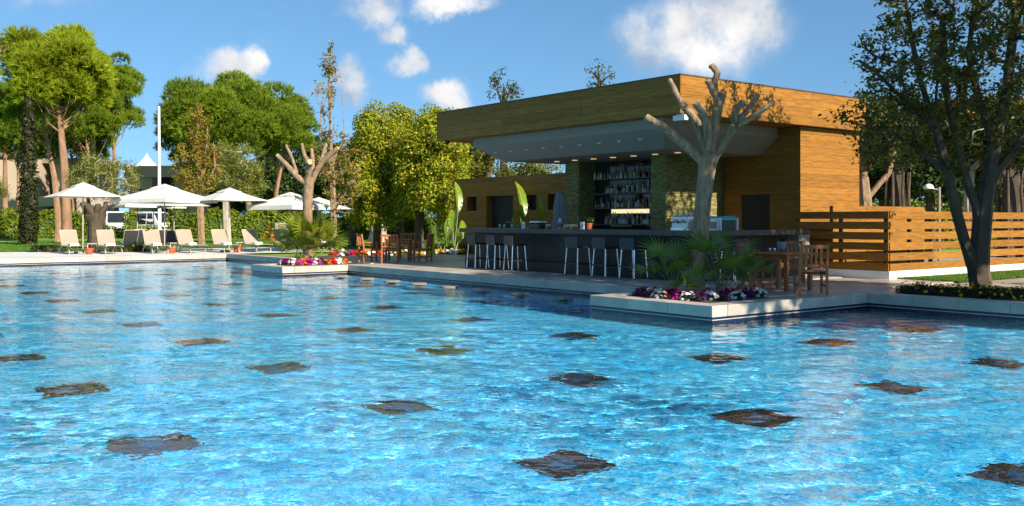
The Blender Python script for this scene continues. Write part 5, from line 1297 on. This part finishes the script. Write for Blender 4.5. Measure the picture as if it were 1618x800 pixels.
for i in range(26):
    x = 1432+7.4*i; y = 461.5+(i % 3)*2.2+.035*(x-1432)-(6 if i % 4 == 3 else 0); p = G(x, y); p.y = max(p.y, 17.3)
    clump('marigold_clump', '%s marigold clump from the left along the right-hand bed' % ((ORD+ORDX)[i]), (p.x, p.y, -.02), .24, .22, FC['yellow'], 7, 'marigolds in the right-hand bed', leafcol=(.025, .042, .010), ps=.035, nl=260)
# yellow shrubs in front of the rear wall, low dark bed by the terrace
for i, x in enumerate((705, 722, 738, 752, 690)):
    p = G(x, 399); t_ = thing('low_shrub', 'low yellow-green shrub, %s along the foot of the rear wall' % ORD[i], 'shrub', (p.x, p.y, -.07), group='low shrubs at the rear wall')
    C = unit(nr.normal(size=(420, 3)))*nr.uniform(.4, 1, (420, 1))*np.array([.55, .55, .5]); C[:, 2] = np.abs(C[:, 2])
    link('foliage', leaf_cards('foliage', C, C, .13, .05, tint(420, None, .3, .15, [(.14, .13, .015), (.10, .11, .012), (.18, .14, .02)]), hang=-.5), M['leaf'], t_)
    s = MB(); s.tube([(0, 0, -.02), (0, 0, .3)], .03, 6); s.build('stem', M['darkbark'], t_, False)
for i, x in enumerate((62, 78, 92, 150, 185, 200, 214, 226)):
    p = G(x, 397.5); p = Vector((p.x, p.y, -.07)); t_ = thing('terrace_shrub', 'low brownish shrub, %s from the left along the terrace behind loungers' % ORD[i], 'shrub', p, group='low shrubs behind the loungers')
    n = 380; C = unit(nr.normal(size=(n, 3)))*nr.uniform(.4, 1, (n, 1))*np.array([.5, .5, .38]); C[:, 2] = np.abs(C[:, 2])
    link('foliage', leaf_cards('foliage', C, C, .11, .05, tint(n, None, .3, .15, [(.05, .05, .014), (.08, .07, .02), (.04, .05, .012)])), M['leaf'], t_)
    s = MB(); s.tube([(0, 0, -.02), (0, 0, .25)], .03, 6); s.build('stem', M['darkbark'], t_, False)
# hedge along the far side of the lawn
hd = thing('hedge', 'long clipped bright green hedge along the far side of the lawn', 'hedge', (0, 0, -.08), cam_rz)
k = 78/FP
def hedge_part(x0, x1, D, hgt, thick, seed, dens=75):
    X0, X1 = (x0-809)*D/FP, (x1-809)*D/FP; g_ = np.random.default_rng(seed); n = int((X1-X0)*hgt*dens*2.2)
    s = MB(); s.box(X0+.2, X1-.2, D-thick/2+.25, D+thick/2-.25, 0, hgt-.3); s.build('core', mat('hedge_core_%d' % seed, (.05, .085, .008), .9), hd, False)
    f = g_.uniform(0, 1, n); top = f < .3; x = g_.uniform(X0, X1, n); lump = 1+.10*np.sin(x*1.7+seed)+.07*np.sin(x*4.1)
    y = np.where(top, D+g_.uniform(-.5, .5, n)*thick, D-thick/2*(.85+.25*np.sin(x*2.3)*np.sin(x*.9+1))+g_.normal(0, .08, n)); z = np.where(top, hgt*lump+g_.normal(0, .09, n), g_.uniform(0, 1, n)*hgt*lump)
    Nn = np.where(top[:, None], np.array([[0, -.3, 1.]]), np.array([[0, -1., .35]]))+g_.normal(0, .5, (n, 3))
    cl = tint(n, None, .3, .15, [(.13, .19, .008), (.17, .22, .010), (.09, .14, .008), (.21, .23, .012)])*np.where(np.sin(x*.55+seed) > .2, .85, 1.1)[:, None]
    link('foliage', leaf_cards('foliage', np.stack([x, y, z], 1), Nn, .26, .15, cl), M['leaf'], hd)
hedge_part(-120, 160, 78, 2.1, 1.6, 1); hedge_part(160, 268, 79, .85, 1.3, 2); hedge_part(200, 218, 78, 2.0, 1.4, 3); hedge_part(268, 480, 78, 2.05, 1.6, 4); hedge_part(480, 760, 74, 2.0, 1.6, 5)
hedge_part(1340, 1700, 50, 2.7, 1.4, 6)
# stump sculpture on the lawn
p = G(598, 384); sp_ = thing('driftwood_stump', 'pale weathered stump of splayed roots on the lawn behind far table', 'stump', (p.x, p.y, -.08))
rg = random.Random(8)
s = MB(); s.tube([(0, 0, 0), (0, 0, .9), (.03, 0, 1.5)], [.62, .5, .38], 11, jit=.2, rg=rg); s.build('stump', M['palebark'], sp_, False)
for i in range(12):
    a = i*.55; s = MB(); s.tube([(.35*math.cos(a), .35*math.sin(a), .4+rg.uniform(0, .5)), (.55*math.cos(a), .55*math.sin(a), 1.2), ((.5+rg.uniform(0, .4))*math.cos(a+.2), (.5+rg.uniform(0, .4))*math.sin(a+.2), rg.uniform(1.5, 2.2))], [.13, .10, .05], 6, jit=.15, rg=rg); s.build('root', M['palebark'], sp_, False)
# low rubble wall and orange flowers beside the fourth parasol
lwl = thing('rubble_wall', 'low beige rubble wall in front of the hedge by fourth parasol', 'wall', (0, 0, -.08), cam_rz)
k = 70/FP; X0 = (434-809)*k
for r_ in range(5):
    x = X0
    while x < X0+1.5:
        l = rng.uniform(.2, .4); s = MB(); s.bbox(x, x+l-.02, 70, 70.3, .26*r_, .26*r_+.24, .03); s.build('stone', M['palebark'], lwl, False); x += l
p = ground_at(428, 68); t_ = clump('lantana_bush', 'bush with orange flowers beside the low rubble wall', (p.x, p.y, -.08), .55, 1.3, FC['orange'], 26, None, ps=.12, nl=300)
t_['category'] = 'shrub'
p = ground_at(349, 62); t_ = thing('garden_post', 'slim white post with red box on the lawn near fifth lounger', 'post', (p.x, p.y, -.08))
s = MB(); s.tube([(0, 0, 0), (0, 0, 1.5)], .04, 8); s.build('post', M['whitemetal'], t_, False); s = MB(); s.box(-.09, .09, -.09, .09, .55, .9); s.build('box', mat('red_box', (.5, .03, .02), .5), t_, False)
p = ground_at(484, 58)
# grass blades on the lawns: nobody could count them
def grass(name, label, n, fx, hgt):
    P = fx(n); n = len(P); th = nr.uniform(0, 6.28, n); l = hgt*nr.uniform(.5, 1.3, n); w = .006+.0045*np.clip(depth_of(P)/20, .6, 6)
    d = np.stack([np.cos(th), np.sin(th), np.zeros(n)], 1); ln = np.stack([nr.normal(0, .35, n), nr.normal(0, .35, n), np.ones(n)], 1)
    co = np.empty((n, 3, 3)); co[:, 0] = P-d*w[:, None]; co[:, 1] = P+d*w[:, None]; co[:, 2] = P+ln*l[:, None]
    o = link(name, fast_mesh(name, co.reshape(-1, 3), 3, tint(n, None, .3, .15, [(.075, .17, .012), (.10, .20, .016), (.13, .21, .02)])), M['leaf']); tag(o, label, 'grass', kind='stuff')
def depth_of(P): return -SN*P[:, 0]+CS*P[:, 1]
grass('lawn_grass', 'short bright grass on the lawn beside the slat fence', 60000, lambda n: np.stack([nr.uniform(-12.5, -10.95, n), 21.3+nr.uniform(0, 1, n)**1.5*18, np.full(n, -.012)], 1), .05)
def far_lawn(n):
    x = nr.uniform(-70, -34.7, n); y = nr.uniform(-5, 60, n); P = np.stack([x, y, np.full(n, -.08)], 1); D = depth_of(P); X = (CS*x+SN*y)/D
    ok = (D > 36) & (D < 80) & (np.abs(X) < .56) & (X < 0) & ~((x > -47.6) & (y < 20.6))
    return P[ok]
grass('lawn_grass', 'bright mown grass of the large lawn behind the loungers', 320000, far_lawn, .07)
